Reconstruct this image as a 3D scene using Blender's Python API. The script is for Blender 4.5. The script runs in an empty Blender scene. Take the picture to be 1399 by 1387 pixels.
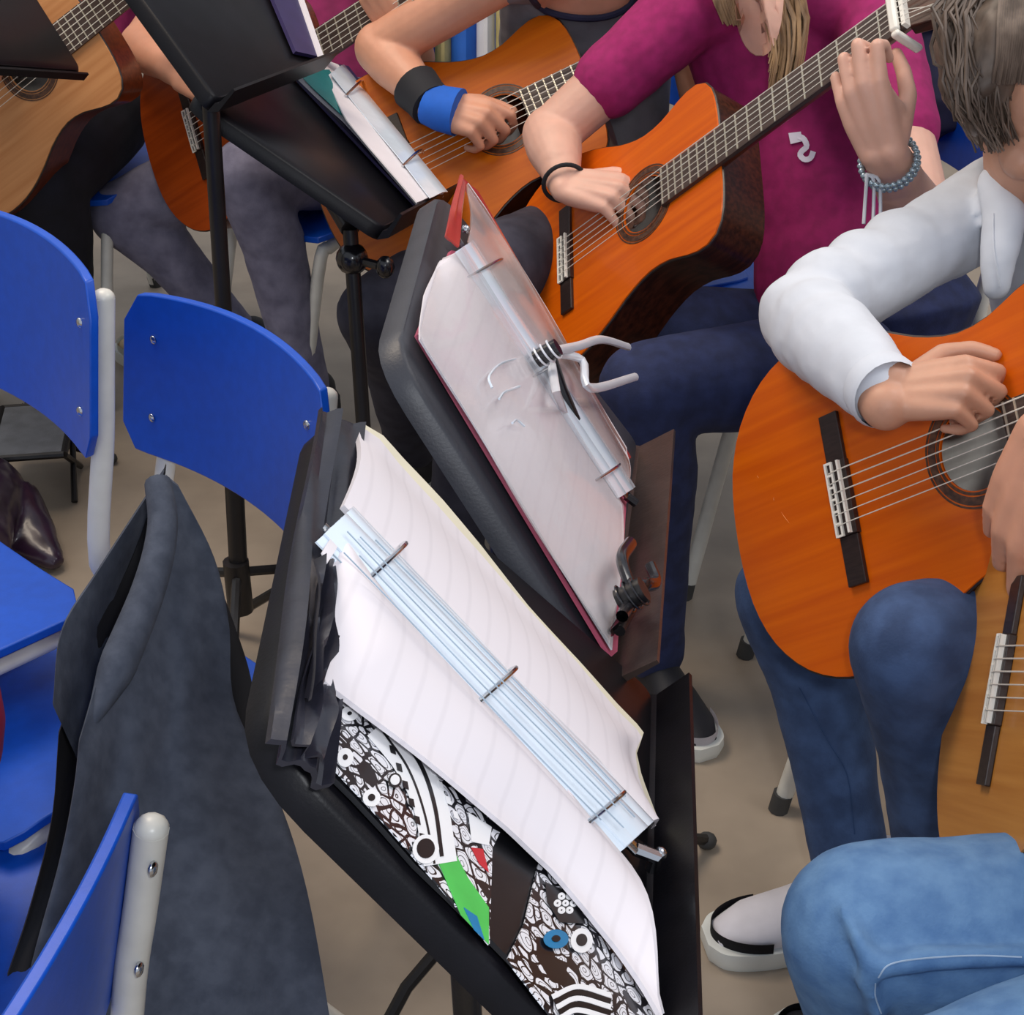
import bpy, bmesh, math, random
import numpy as np
from mathutils import Matrix, Vector
random.seed(7); rng = np.random.default_rng(7)
SC = bpy.context.scene; COL = SC.collection
# ---------------------------------------------------------------- camera, light, exposure
F_PX, PITCH, EYE = 2200.0, math.radians(30), 1.5
CAM = np.array([0, 0, EYE])
FWD = np.array([0, math.cos(PITCH), -math.sin(PITCH)]); RGT = np.array([1.0, 0, 0]); UPV = np.array([0, math.sin(PITCH), math.cos(PITCH)])
cd = bpy.data.cameras.new('camera'); cam = bpy.data.objects.new('camera', cd); COL.objects.link(cam)
cam.location = CAM; cam.rotation_euler = (math.pi/2 - PITCH, 0, 0)
cd.sensor_width = 36; cd.lens = 36*F_PX/1399; cd.clip_start = 0.02
SC.camera = cam
w = bpy.data.worlds.new('world'); SC.world = w; w.use_nodes = True
w.node_tree.nodes['Background'].inputs[0].default_value = (0.80, 0.87, 1.0, 1)
w.node_tree.nodes['Background'].inputs[1].default_value = 0.50
def lamp(name, kind, loc, power, col=(1, 1, 1), size=0.1, rot=(0, 0, 0)):
    l = bpy.data.lights.new(name, kind); l.energy = power; l.color = col
    if kind == 'AREA': l.size = size
    else: l.shadow_soft_size = size
    o = bpy.data.objects.new(name, l); COL.objects.link(o); o.location = loc; o.rotation_euler = rot
    return o
lamp('camera_flash', 'POINT', (0.10, -0.02, 1.62), 19.5, (0.93, 0.96, 1.0), 0.05)
lamp('ceiling_lamp', 'AREA', (-1.0, 2.4, 3.0), 36, (1.0, 0.84, 0.66), 1.2)
lamp('ceiling_lamp', 'AREA', (1.6, 1.6, 3.0), 26, (1.0, 0.95, 0.9), 1.2)
SC.view_settings.view_transform = 'Standard'; SC.view_settings.look = 'None'
SC.view_settings.exposure = 0.38; SC.view_settings.gamma = 1; SC.view_settings.use_curve_mapping = False
# ---------------------------------------------------------------- helpers
V3 = lambda *a: np.array(a, float)
def nrm(v): v = np.asarray(v, float); return v/np.linalg.norm(v)
def U(px, py, D): return CAM + D*(FWD + (px-699.5)/F_PX*RGT - (py-693.5)/F_PX*UPV)
def ray(px, py): return FWD + (px-699.5)/F_PX*RGT - (py-693.5)/F_PX*UPV
def floorpt(px, py, z=0.0):
    d = ray(px, py); return CAM + d*((z-EYE)/d[2])
class Frame:                                     # a rigid pose: columns X, Y, Z and origin t
    def __init__(s, t, X, Z):
        s.t = V3(*t); s.X = nrm(X); Z = np.asarray(Z, float); s.Z = nrm(Z - s.X*(Z@s.X)); s.Y = np.cross(s.Z, s.X)
        s.R = np.stack([s.X, s.Y, s.Z], 1)
    def w(s, x, y, z): return s.t + s.R@V3(x, y, z)
    def d(s, x, y, z): return s.R@V3(x, y, z)
    def hit(s, px, py, h=0.0):                   # where the sight line meets the plane z=h, in world space
        d = ray(px, py); k = (h-(CAM-s.t)@s.Z)/(d@s.Z); return CAM + d*k
    def l(s, px, py, h=0.0): return s.R.T@(s.hit(px, py, h)-s.t)
    def M(s):
        m = Matrix.Identity(4)
        for i in range(3):
            for j in range(3): m[i][j] = s.R[i, j]
            m[i][3] = s.t[i]
        return m
def lin(c):
    c = c/255.0
    return c/12.92 if c <= 0.04045 else ((c+0.055)/1.055)**2.4
def rgb(r, g, b): return (lin(r), lin(g), lin(b), 1)
MATS = {}
def mat(name, c, rough=0.5, metal=0.0, vary=0.12, scale=30.0, bump=0.0, bscale=200.0, stretch=(1, 1, 1), coat=0.0, c2=None, alpha=None, trans=0.0, sss=0.0, detail=3, spec=0.5):
    m = bpy.data.materials.new(name); m.use_nodes = True; MATS[name] = m
    nt = m.node_tree; b = nt.nodes['Principled BSDF']; N = nt.nodes.new; L = nt.links.new
    tc = N('ShaderNodeTexCoord'); mp = N('ShaderNodeMapping'); mp.inputs['Scale'].default_value = stretch
    L(tc.outputs['Object'], mp.inputs[0])
    no = N('ShaderNodeTexNoise'); no.inputs['Scale'].default_value = scale; no.inputs['Detail'].default_value = detail
    L(mp.outputs[0], no.inputs['Vector'])
    cr = N('ShaderNodeValToRGB'); L(no.outputs['Fac'], cr.inputs[0])
    a = rgb(*c)
    lo = rgb(*c2) if c2 else tuple(x*(1-vary) for x in a[:3])+(1,)
    hi = a if c2 else tuple(min(1, x*(1+vary)) for x in a[:3])+(1,)
    cr.color_ramp.elements[0].position = 0.35; cr.color_ramp.elements[0].color = lo
    cr.color_ramp.elements[1].position = 0.65; cr.color_ramp.elements[1].color = hi
    L(cr.outputs[0], b.inputs['Base Color'])
    b.inputs['Roughness'].default_value = rough; b.inputs['Specular IOR Level'].default_value = spec; b.inputs['Metallic'].default_value = metal
    b.inputs['Coat Weight'].default_value = coat; b.inputs['Coat Roughness'].default_value = 0.12
    if trans: b.inputs['Transmission Weight'].default_value = trans; b.inputs['IOR'].default_value = 1.3
    if alpha is not None: b.inputs['Alpha'].default_value = alpha
    if sss: b.inputs['Subsurface Weight'].default_value = sss; b.inputs['Subsurface Radius'].default_value = (0.012, 0.005, 0.003); b.inputs['Subsurface Scale'].default_value = 0.5
    if bump:
        n2 = N('ShaderNodeTexNoise'); n2.inputs['Scale'].default_value = bscale; n2.inputs['Detail'].default_value = 4
        L(mp.outputs[0], n2.inputs['Vector'])
        bp = N('ShaderNodeBump'); bp.inputs['Strength'].default_value = bump; bp.inputs['Distance'].default_value = 0.004
        L(n2.outputs['Fac'], bp.inputs['Height']); L(bp.outputs[0], b.inputs['Normal'])
    return m
# ---- mesh builder
class MB:
    def __init__(s): s.v = []; s.f = []; s.n = 0
    def add(s, v, f):
        s.v.append(np.asarray(v, float).reshape(-1, 3)); s.f += [tuple(int(i)+s.n for i in q) for q in f]; s.n += len(s.v[-1]); return s
    def verts(s): return np.concatenate(s.v) if s.v else np.zeros((0, 3))
    def box(s, c, h, R=None):
        p = np.array([(x, y, z) for x in (-1, 1) for y in (-1, 1) for z in (-1, 1)], float)*np.asarray(h, float)
        if R is not None: p = p@np.asarray(R).T
        return s.add(p+np.asarray(c, float), [(0, 1, 3, 2), (4, 6, 7, 5), (0, 4, 5, 1), (2, 3, 7, 6), (0, 2, 6, 4), (1, 5, 7, 3)])
    def tube(s, P, r, n=10, cap=True, flat=None, up=None):
        P = np.asarray(P, float); m = len(P); r = np.full(m, r) if np.isscalar(r) else np.asarray(r, float)
        T = np.gradient(P, axis=0); T /= np.linalg.norm(T, axis=1)[:, None]+1e-12
        a = np.asarray(up, float) if up is not None else (V3(0, 0, 1) if abs(T[0][2]) < 0.9 else V3(1, 0, 0))
        vs = []; A = np.linspace(0, 2*np.pi, n, endpoint=False)
        for i in range(m):
            a = a-T[i]*(a@T[i]); a /= np.linalg.norm(a)+1e-12; b = np.cross(T[i], a)
            k = 1.0 if flat is None else flat
            vs.append(P[i]+r[i]*(np.cos(A)[:, None]*a*k+np.sin(A)[:, None]*b))
        f = [(i*n+j, i*n+(j+1) % n, (i+1)*n+(j+1) % n, (i+1)*n+j) for i in range(m-1) for j in range(n)]
        if cap: f += [tuple(range(n))[::-1], tuple(range((m-1)*n, m*n))]
        return s.add(np.concatenate(vs), f)
    def sphere(s, c, r, n=12, k=8, R=None):
        r = np.full(3, r) if np.isscalar(r) else np.asarray(r, float)
        v = [(0, 0, 1)]
        for i in range(1, k):
            t = np.pi*i/k; v += [(np.sin(t)*np.cos(2*np.pi*j/n), np.sin(t)*np.sin(2*np.pi*j/n), np.cos(t)) for j in range(n)]
        v.append((0, 0, -1)); v = np.array(v)*r
        if R is not None: v = v@np.asarray(R).T
        f = [(0, 1+j, 1+(j+1) % n) for j in range(n)]
        for i in range(k-2):
            a = 1+i*n; f += [(a+j, a+n+j, a+n+(j+1) % n, a+(j+1) % n) for j in range(n)]
        a = 1+(k-2)*n; f += [(a+j, a+n, a+(j+1) % n) for j in range(n)]
        return s.add(v+np.asarray(c, float), f)
    def grid(s, G):
        G = np.asarray(G, float); a, b = G.shape[:2]
        return s.add(G.reshape(-1, 3), [(i*b+j, i*b+j+1, (i+1)*b+j+1, (i+1)*b+j) for i in range(a-1) for j in range(b-1)])
    def slab(s, G, th):                          # a sheet with real thickness; th is an offset vector
        G = np.asarray(G, float); a, b = G.shape[:2]; n = a*b
        v = np.concatenate([G.reshape(-1, 3), G.reshape(-1, 3)-np.asarray(th, float)])
        f = []
        for i in range(a-1):
            for j in range(b-1):
                q = (i*b+j, i*b+j+1, (i+1)*b+j+1, (i+1)*b+j); f.append(q); f.append(tuple(n+x for x in q[::-1]))
        rim = [j for j in range(b)]+[i*b+b-1 for i in range(1, a)]+[(a-1)*b+j for j in range(b-2, -1, -1)]+[i*b for i in range(a-2, 0, -1)]
        for k in range(len(rim)):
            p, q = rim[k], rim[(k+1) % len(rim)]; f.append((q, p, n+p, n+q))
        return s.add(v, f)
    def prism(s, P, z0, z1):                     # polygon in x,y pulled along z
        P = np.asarray(P, float); n = len(P)
        v = np.concatenate([np.c_[P, np.full(n, z0)], np.c_[P, np.full(n, z1)]])
        return s.add(v, [tuple(range(n))[::-1], tuple(range(n, 2*n))]+[(i, (i+1) % n, n+(i+1) % n, n+i) for i in range(n)])
    def xf(s, fr):                               # local coordinates of a Frame to the world
        s.v = [fr.t+v@fr.R.T for v in s.v]; return s
    # organic pieces to be fused later
    def caps(s, P, R, n=14):
        n = max(20, n)
        P = [np.asarray(p, float) for p in P]; R = [R]*len(P) if np.isscalar(R) else R
        for i, (p, r) in enumerate(zip(P, R)):
            s.sphere(p, r, n, 10)
            if i:
                q, k = P[i-1], R[i-1]; d = p-q; L = np.linalg.norm(d)
                if L > 1e-5:
                    sn = np.clip((k-r)/L, -.9, .9); cs = math.sqrt(1-sn*sn); d = d/L
                    s.tube([q+d*k*sn, p+d*r*sn], [k*cs, r*cs], n)
        return s
    def loft(s, P, ra, rb, ax, n=20):            # elliptical tube, ra along ax
        P = np.asarray(P, float); m = len(P); T = np.gradient(P, axis=0); vs = []; A = np.linspace(0, 2*np.pi, n, endpoint=False)
        for i in range(m):
            t = nrm(T[i]); a = np.asarray(ax, float) if np.ndim(ax) == 1 else np.asarray(ax[i], float)
            a = nrm(a-t*(a@t)); b = np.cross(t, a)
            vs.append(P[i]+np.cos(A)[:, None]*a*ra[i]+np.sin(A)[:, None]*b*rb[i])
        f = [(i*n+j, i*n+(j+1) % n, (i+1)*n+(j+1) % n, (i+1)*n+j) for i in range(m-1) for j in range(n)]
        f += [tuple(range(n))[::-1], tuple(range((m-1)*n, m*n))]
        return s.add(np.concatenate(vs), f)
def smooth_mesh(me, on=True):
    me.polygons.foreach_set('use_smooth', [on]*len(me.polygons))
def link(name, me, parent=None):
    o = bpy.data.objects.new(name, me); COL.objects.link(o)
    if parent is not None: o.parent = parent
    return o
def tag(o, label=None, cat=None, group=None, kind=None):
    for k, v in (('label', label), ('category', cat), ('group', group), ('kind', kind)):
        if v: o[k] = v
    return o
def empty(name, label, cat, M=None, group=None):
    o = bpy.data.objects.new(name, None); COL.objects.link(o); o.empty_display_size = 0.05
    if M is not None: o.matrix_world = M
    return tag(o, label, cat, group)
def obj(name, mb, m, parent=None, smooth=True, angle=40, bevel=0.0, local=True):
    me = bpy.data.meshes.new(name); v = mb.verts()
    me.from_pydata(v.tolist(), [], mb.f); me.update()
    me.materials.append(MATS[m] if isinstance(m, str) else m)
    o = link(name, me, parent)
    bm = bmesh.new(); bm.from_mesh(me); bmesh.ops.recalc_face_normals(bm, faces=bm.faces); bm.to_mesh(me); bm.free()
    if smooth:
        smooth_mesh(me)
        me.set_sharp_from_angle(angle=math.radians(angle))
    if bevel:
        b = o.modifiers.new('bevel', 'BEVEL'); b.width = bevel; b.segments = 2; b.limit_method = 'ANGLE'
    return o
def fused(name, mb, m, parent=None, voxel=0.004, it=5, folds=0.0, fsize=0.05, adapt=0.0):
    """one continuous skin over the overlapping pieces in mb"""
    me = bpy.data.meshes.new(name); me.from_pydata(mb.verts().tolist(), [], mb.f); me.update()
    o = bpy.data.objects.new(name, me); COL.objects.link(o)
    r = o.modifiers.new('r', 'REMESH'); r.mode = 'VOXEL'; r.voxel_size = voxel; r.adaptivity = adapt
    s = o.modifiers.new('s', 'SMOOTH'); s.factor = 0.5; s.iterations = it
    if folds:
        t = bpy.data.textures.new('folds', 'CLOUDS'); t.noise_scale = fsize; t.noise_depth = 2
        d = o.modifiers.new('d', 'DISPLACE'); d.texture = t; d.strength = folds; d.mid_level = 0.5; d.texture_coords = 'LOCAL'
        s2 = o.modifiers.new('s2', 'SMOOTH'); s2.factor = 0.5; s2.iterations = 2
    dg = bpy.context.evaluated_depsgraph_get()
    m2 = bpy.data.meshes.new_from_object(o.evaluated_get(dg)); m2.name = name
    bpy.data.objects.remove(o); bpy.data.meshes.remove(me)
    m2.materials.clear(); m2.materials.append(MATS[m]); smooth_mesh(m2)
    return link(name, m2, parent)
def rebase(o):                                   # origin of a world-built mesh thing goes to its base
    n = len(o.data.vertices); a = np.empty(n*3); o.data.vertices.foreach_get('co', a); a = a.reshape(-1, 3)
    b = V3((a[:, 0].min()+a[:, 0].max())/2, (a[:, 1].min()+a[:, 1].max())/2, a[:, 2].min())
    o.data.transform(Matrix.Translation(Vector(-b))); o.location = b
    for c in o.children:
        c.location = -Vector(b)
    return o
def spline(P, n):                                # Catmull-Rom through P
    P = np.asarray(P, float); Q = np.concatenate([[2*P[0]-P[1]], P, [2*P[-1]-P[-2]]]); out = []
    for t in np.linspace(0, len(P)-1, n):
        i = min(int(t), len(P)-2); u = t-i; a, b, c, d = Q[i:i+4]
        out.append(0.5*((2*b)+(-a+c)*u+(2*a-5*b+4*c-d)*u*u+(-a+3*b-3*c+d)*u**3))
    return np.array(out)
def resample(P, n):
    P = np.asarray(P, float); L = np.r_[0, np.cumsum(np.linalg.norm(np.diff(P, axis=0), axis=1))]
    t = np.linspace(0, L[-1], n); return np.stack([np.interp(t, L, P[:, k]) for k in range(P.shape[1])], 1)
# ---------------------------------------------------------------- materials
mat('floor_lino', (164, 149, 132), 0.45, vary=0.10, scale=8, bump=0.05, bscale=90)
for n_, c_, d_ in (('cedar_deep', (214, 98, 0), (198, 82, 0)), ('cedar_amber', (204, 104, 4), (188, 88, 2)), ('cedar_dark', (172, 72, 16), (150, 58, 10)),
                   ('spruce_tan', (200, 142, 92), (184, 124, 76)), ('spruce_honey', (196, 134, 62), (178, 114, 46))):
    mat(n_, c_, 0.42, c2=d_, scale=3.0, stretch=(1, 26, 26), coat=0.12, detail=6, spec=0.25)
mat('rosewood', (72, 34, 22), 0.35, c2=(44, 20, 14), scale=5, stretch=(2, 30, 30), coat=0.05, spec=0.2)
mat('mahogany', (112, 50, 22), 0.35, c2=(84, 34, 14), scale=5, stretch=(2, 30, 30), coat=0.3)
mat('ebony', (40, 28, 26), 0.4, vary=0.3, scale=20, stretch=(2, 20, 20))
mat('fretboard_wood', (70, 54, 48), 0.5, vary=0.25, scale=20, stretch=(2, 20, 20))
mat('rosette_inlay', (92, 58, 36), 0.4, c2=(52, 30, 20), scale=160)
mat('bone', (236, 232, 222), 0.4, vary=0.04)
mat('fret_metal', (214, 206, 186), 0.3, 0.6, vary=0.05)
mat('nylon_string', (226, 220, 208), 0.3, vary=0.03)
mat('inside_wood', (240, 234, 222), 0.7, vary=0.1, scale=40)
mat('chair_blue', (4, 78, 190), 0.42, vary=0.05, scale=60, bump=0.04, bscale=500)
mat('white_tube', (214, 212, 204), 0.35, vary=0.05)
mat('foot_rubber', (64, 64, 64), 0.7)
mat('chrome', (200, 202, 206), 0.18, 1.0, vary=0.03)
mat('clamp_metal', (226, 228, 234), 0.3, 0.25, vary=0.03)
mat('black_metal', (22, 20, 22), 0.38, 0.0, vary=0.2, bump=0.05, bscale=300)
mat('black_gloss', (20, 19, 24), 0.22, 0.0, vary=0.2, coat=0.3)
mat('desk_black', (15, 14, 19), 0.42, vary=0.2, bump=0.05, bscale=400, spec=0.22)
mat('desk_grey', (54, 55, 62), 0.45, vary=0.1, bump=0.08, bscale=400)
mat('vinyl_black', (36, 36, 46), 0.3, vary=0.2, scale=25, bump=0.2, bscale=40)
mat('vinyl_brown', (62, 50, 46), 0.4, vary=0.15, scale=25, bump=0.12, bscale=160)
mat('page_white', (224, 219, 224), 0.7, vary=0.02)
mat('page_print', (228, 224, 228), 0.7, vary=0.03)
mat('page_cream', (226, 220, 196), 0.7, vary=0.03)
mat('sleeve_line', (160, 178, 194), 0.3)
mat('sleeve_plastic', (222, 234, 246), 0.12, vary=0.03, coat=0.4, bump=0.15, bscale=25)
mat('clear_film', (238, 232, 234), 0.10, vary=0.03, alpha=0.28, coat=0.5, bump=0.3, bscale=18)
mat('red_cover', (186, 52, 44), 0.3, vary=0.08, coat=0.3)
mat('pink_edge', (196, 92, 118), 0.4, vary=0.05)
mat('teal_sheet', (24, 120, 122), 0.45, vary=0.08)
mat('purple_sheet', (46, 36, 84), 0.5, vary=0.1)
mat('brown_reflection', (176, 140, 128), 0.35, c2=(150, 112, 100), scale=14, coat=0.4)
mat('skin_light', (214, 166, 146), 0.5, vary=0.06, scale=25, sss=0.12, bump=0.06, bscale=120)
mat('skin_warm', (208, 150, 122), 0.5, vary=0.06, scale=25, sss=0.12, bump=0.06, bscale=120)
mat('skin_tan', (196, 146, 120), 0.5, vary=0.06, scale=25, sss=0.12, bump=0.08, bscale=120)
mat('lips', (176, 96, 92), 0.45); mat('eye_white', (232, 228, 224), 0.2); mat('iris_brown', (70, 46, 30), 0.2)
mat('nail_pearl', (236, 222, 222), 0.2, coat=0.5, vary=0.02)
mat('cotton_white', (208, 212, 220), 0.85, vary=0.03, bump=0.25, bscale=28, spec=0.2)
mat('magenta_knit', (150, 22, 92), 0.85, vary=0.12, scale=60, bump=0.12, bscale=60)
mat('grey_knit', (112, 112, 118), 0.85, vary=0.1, bump=0.1, bscale=60)
mat('navy_knit', (30, 30, 58), 0.85, vary=0.15)
mat('plum_knit', (130, 26, 84), 0.85, vary=0.15)
mat('denim_light', (104, 144, 188), 0.85, c2=(84, 124, 172), scale=45, bump=0.15, bscale=350, detail=6)
mat('denim_mid', (64, 88, 130), 0.85, c2=(46, 66, 102), scale=30, bump=0.15, bscale=350, detail=6)
mat('denim_navy', (34, 44, 84), 0.85, c2=(24, 32, 66), scale=40, bump=0.12, bscale=350)
mat('denim_grey', (126, 124, 146), 0.85, c2=(104, 102, 124), scale=30, bump=0.15, bscale=350)
mat('denim_black', (18, 18, 32), 0.9, c2=(12, 12, 24), scale=30)
mat('slate_trousers', (58, 58, 72), 0.9, c2=(44, 44, 58), scale=30)
mat('stitch_pale', (168, 190, 214), 0.8); mat('stitch_dark', (44, 70, 112), 0.8)
mat('hair_brown', (112, 96, 84), 0.5, c2=(74, 60, 50), scale=10, stretch=(6, 6, 1.2), vary=0.2)
mat('hair_blond', (170, 136, 98), 0.48, c2=(120, 92, 66), scale=10, stretch=(8, 8, 0.8))
mat('band_blue', (22, 92, 190), 0.8, vary=0.08); mat('band_black', (24, 24, 30), 0.8)
mat('cloth_aqua', (150, 190, 196), 0.8); mat('cloth_cream', (176, 166, 116), 0.8)
mat('bead_silver', (168, 186, 196), 0.25, 0.6, vary=0.2, scale=300)
mat('wool_charcoal', (72, 78, 92), 0.95, c2=(58, 64, 78), scale=60, bump=0.15, bscale=250)
mat('lining_shade_black', (18, 18, 24), 0.9)
mat('shoe_white', (224, 220, 226), 0.7, vary=0.04); mat('shoe_black', (26, 26, 34), 0.6); mat('shoe_sole', (226, 228, 222), 0.6, vary=0.03)
mat('shoe_tan', (206, 178, 138), 0.6); mat('lace_lilac', (176, 170, 206), 0.7)
mat('bag_red', (170, 14, 22), 0.6, vary=0.1, bump=0.1); mat('bag_purple', (46, 28, 48), 0.3, vary=0.2, coat=0.3)
mat('stool_grey', (106, 108, 112), 0.6, vary=0.15, bump=0.2, bscale=500)
mat('logo_white', (224, 218, 232), 0.7, vary=0.02)
mat('doodle_black', (16, 16, 20), 0.35); mat('doodle_white', (236, 236, 238), 0.35, vary=0.02)
mat('doodle_green', (76, 186, 84), 0.35, vary=0.1); mat('doodle_blue', (24, 118, 168), 0.35, vary=0.1); mat('doodle_red', (190, 40, 52), 0.35, vary=0.1)
mat('scratch_pale', (238, 176, 112), 0.5)
def doodle_mat():
    m = bpy.data.materials.new('doodle_print'); m.use_nodes = True; MATS['doodle_print'] = m
    nt = m.node_tree; b = nt.nodes['Principled BSDF']; N = nt.nodes.new; L = nt.links.new
    tc = N('ShaderNodeTexCoord'); no = N('ShaderNodeTexNoise'); no.inputs['Scale'].default_value = 30
    L(tc.outputs['Object'], no.inputs['Vector'])
    ad = N('ShaderNodeVectorMath'); ad.operation = 'MULTIPLY_ADD'; ad.inputs[1].default_value = (.02, .02, 0); L(no.outputs['Color'], ad.inputs[0]); L(tc.outputs['Object'], ad.inputs[2])
    def vor(scale, feat):
        v = N('ShaderNodeTexVoronoi'); v.feature = feat; v.inputs['Scale'].default_value = scale; L(ad.outputs[0], v.inputs['Vector']); return v
    e = vor(95, 'DISTANCE_TO_EDGE'); f1 = vor(95, 'F1'); 
    g = N('ShaderNodeMath'); g.operation = 'GREATER_THAN'; g.inputs[1].default_value = 0.09; L(e.outputs['Distance'], g.inputs[0])
    s = N('ShaderNodeMath'); s.operation = 'SINE'; k = N('ShaderNodeMath'); k.operation = 'MULTIPLY'; k.inputs[1].default_value = 26; L(f1.outputs['Distance'], k.inputs[0]); L(k.outputs[0], s.inputs[0])
    t = N('ShaderNodeMath'); t.operation = 'GREATER_THAN'; t.inputs[1].default_value = -0.86; L(s.outputs[0], t.inputs[0])
    mu = N('ShaderNodeMath'); mu.operation = 'MULTIPLY'; L(g.outputs[0], mu.inputs[0]); L(t.outputs[0], mu.inputs[1])
    n3 = N('ShaderNodeTexNoise'); n3.inputs['Scale'].default_value = 22; L(tc.outputs['Object'], n3.inputs['Vector'])
    g3 = N('ShaderNodeMath'); g3.operation = 'LESS_THAN'; g3.inputs[1].default_value = 0.62; L(n3.outputs['Fac'], g3.inputs[0])
    m2 = N('ShaderNodeMath'); m2.operation = 'MULTIPLY'; L(mu.outputs[0], m2.inputs[0]); L(g3.outputs[0], m2.inputs[1])
    mx = N('ShaderNodeMix'); mx.data_type = 'RGBA'; mx.inputs[6].default_value = rgb(18, 18, 24); mx.inputs[7].default_value = rgb(228, 228, 234); L(m2.outputs[0], mx.inputs[0])
    L(mx.outputs[2], b.inputs['Base Color']); b.inputs['Roughness'].default_value = 0.3; b.inputs['Coat Weight'].default_value = 0.3
doodle_mat()
def music_mat():                                 # faint staves and notes printed on a page
    m = MATS['page_print']; nt = m.node_tree; b = nt.nodes['Principled BSDF']; N = nt.nodes.new; L = nt.links.new
    tc = N('ShaderNodeTexCoord'); wv = N('ShaderNodeTexWave'); wv.bands_direction = 'Y'; wv.inputs['Scale'].default_value = 16; wv.inputs['Distortion'].default_value = 0.3
    L(tc.outputs['Object'], wv.inputs['Vector'])
    r = N('ShaderNodeValToRGB'); r.color_ramp.elements[0].position = 0.86; r.color_ramp.elements[0].color = rgb(226, 220, 225); r.color_ramp.elements[1].position = 1.0; r.color_ramp.elements[1].color = rgb(220, 214, 219)
    L(wv.outputs['Fac'], r.inputs[0]); L(r.outputs[0], b.inputs['Base Color'])
music_mat()
# ---------------------------------------------------------------- setting
fl = MB().box((0, 3.0, -0.05), (4.5, 4.5, 0.05))
mat('wall_paint', (206, 200, 186), 0.8, vary=0.04)
for n_, c_, h_ in (('wall_back', (0, 7.55, 1.4), (4.6, .05, 1.4)), ('wall_left', (-4.55, 3.0, 1.4), (.05, 4.6, 1.4)), ('wall_right', (4.55, 3.0, 1.4), (.05, 4.6, 1.4))):
    tag(obj(n_, MB().box(c_, h_), 'wall_paint', smooth=False), 'plain pale wall around the rehearsal room', kind='structure')
tag(obj('floor', fl, 'floor_lino', smooth=False), 'grey beige linoleum floor', kind='structure')
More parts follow.
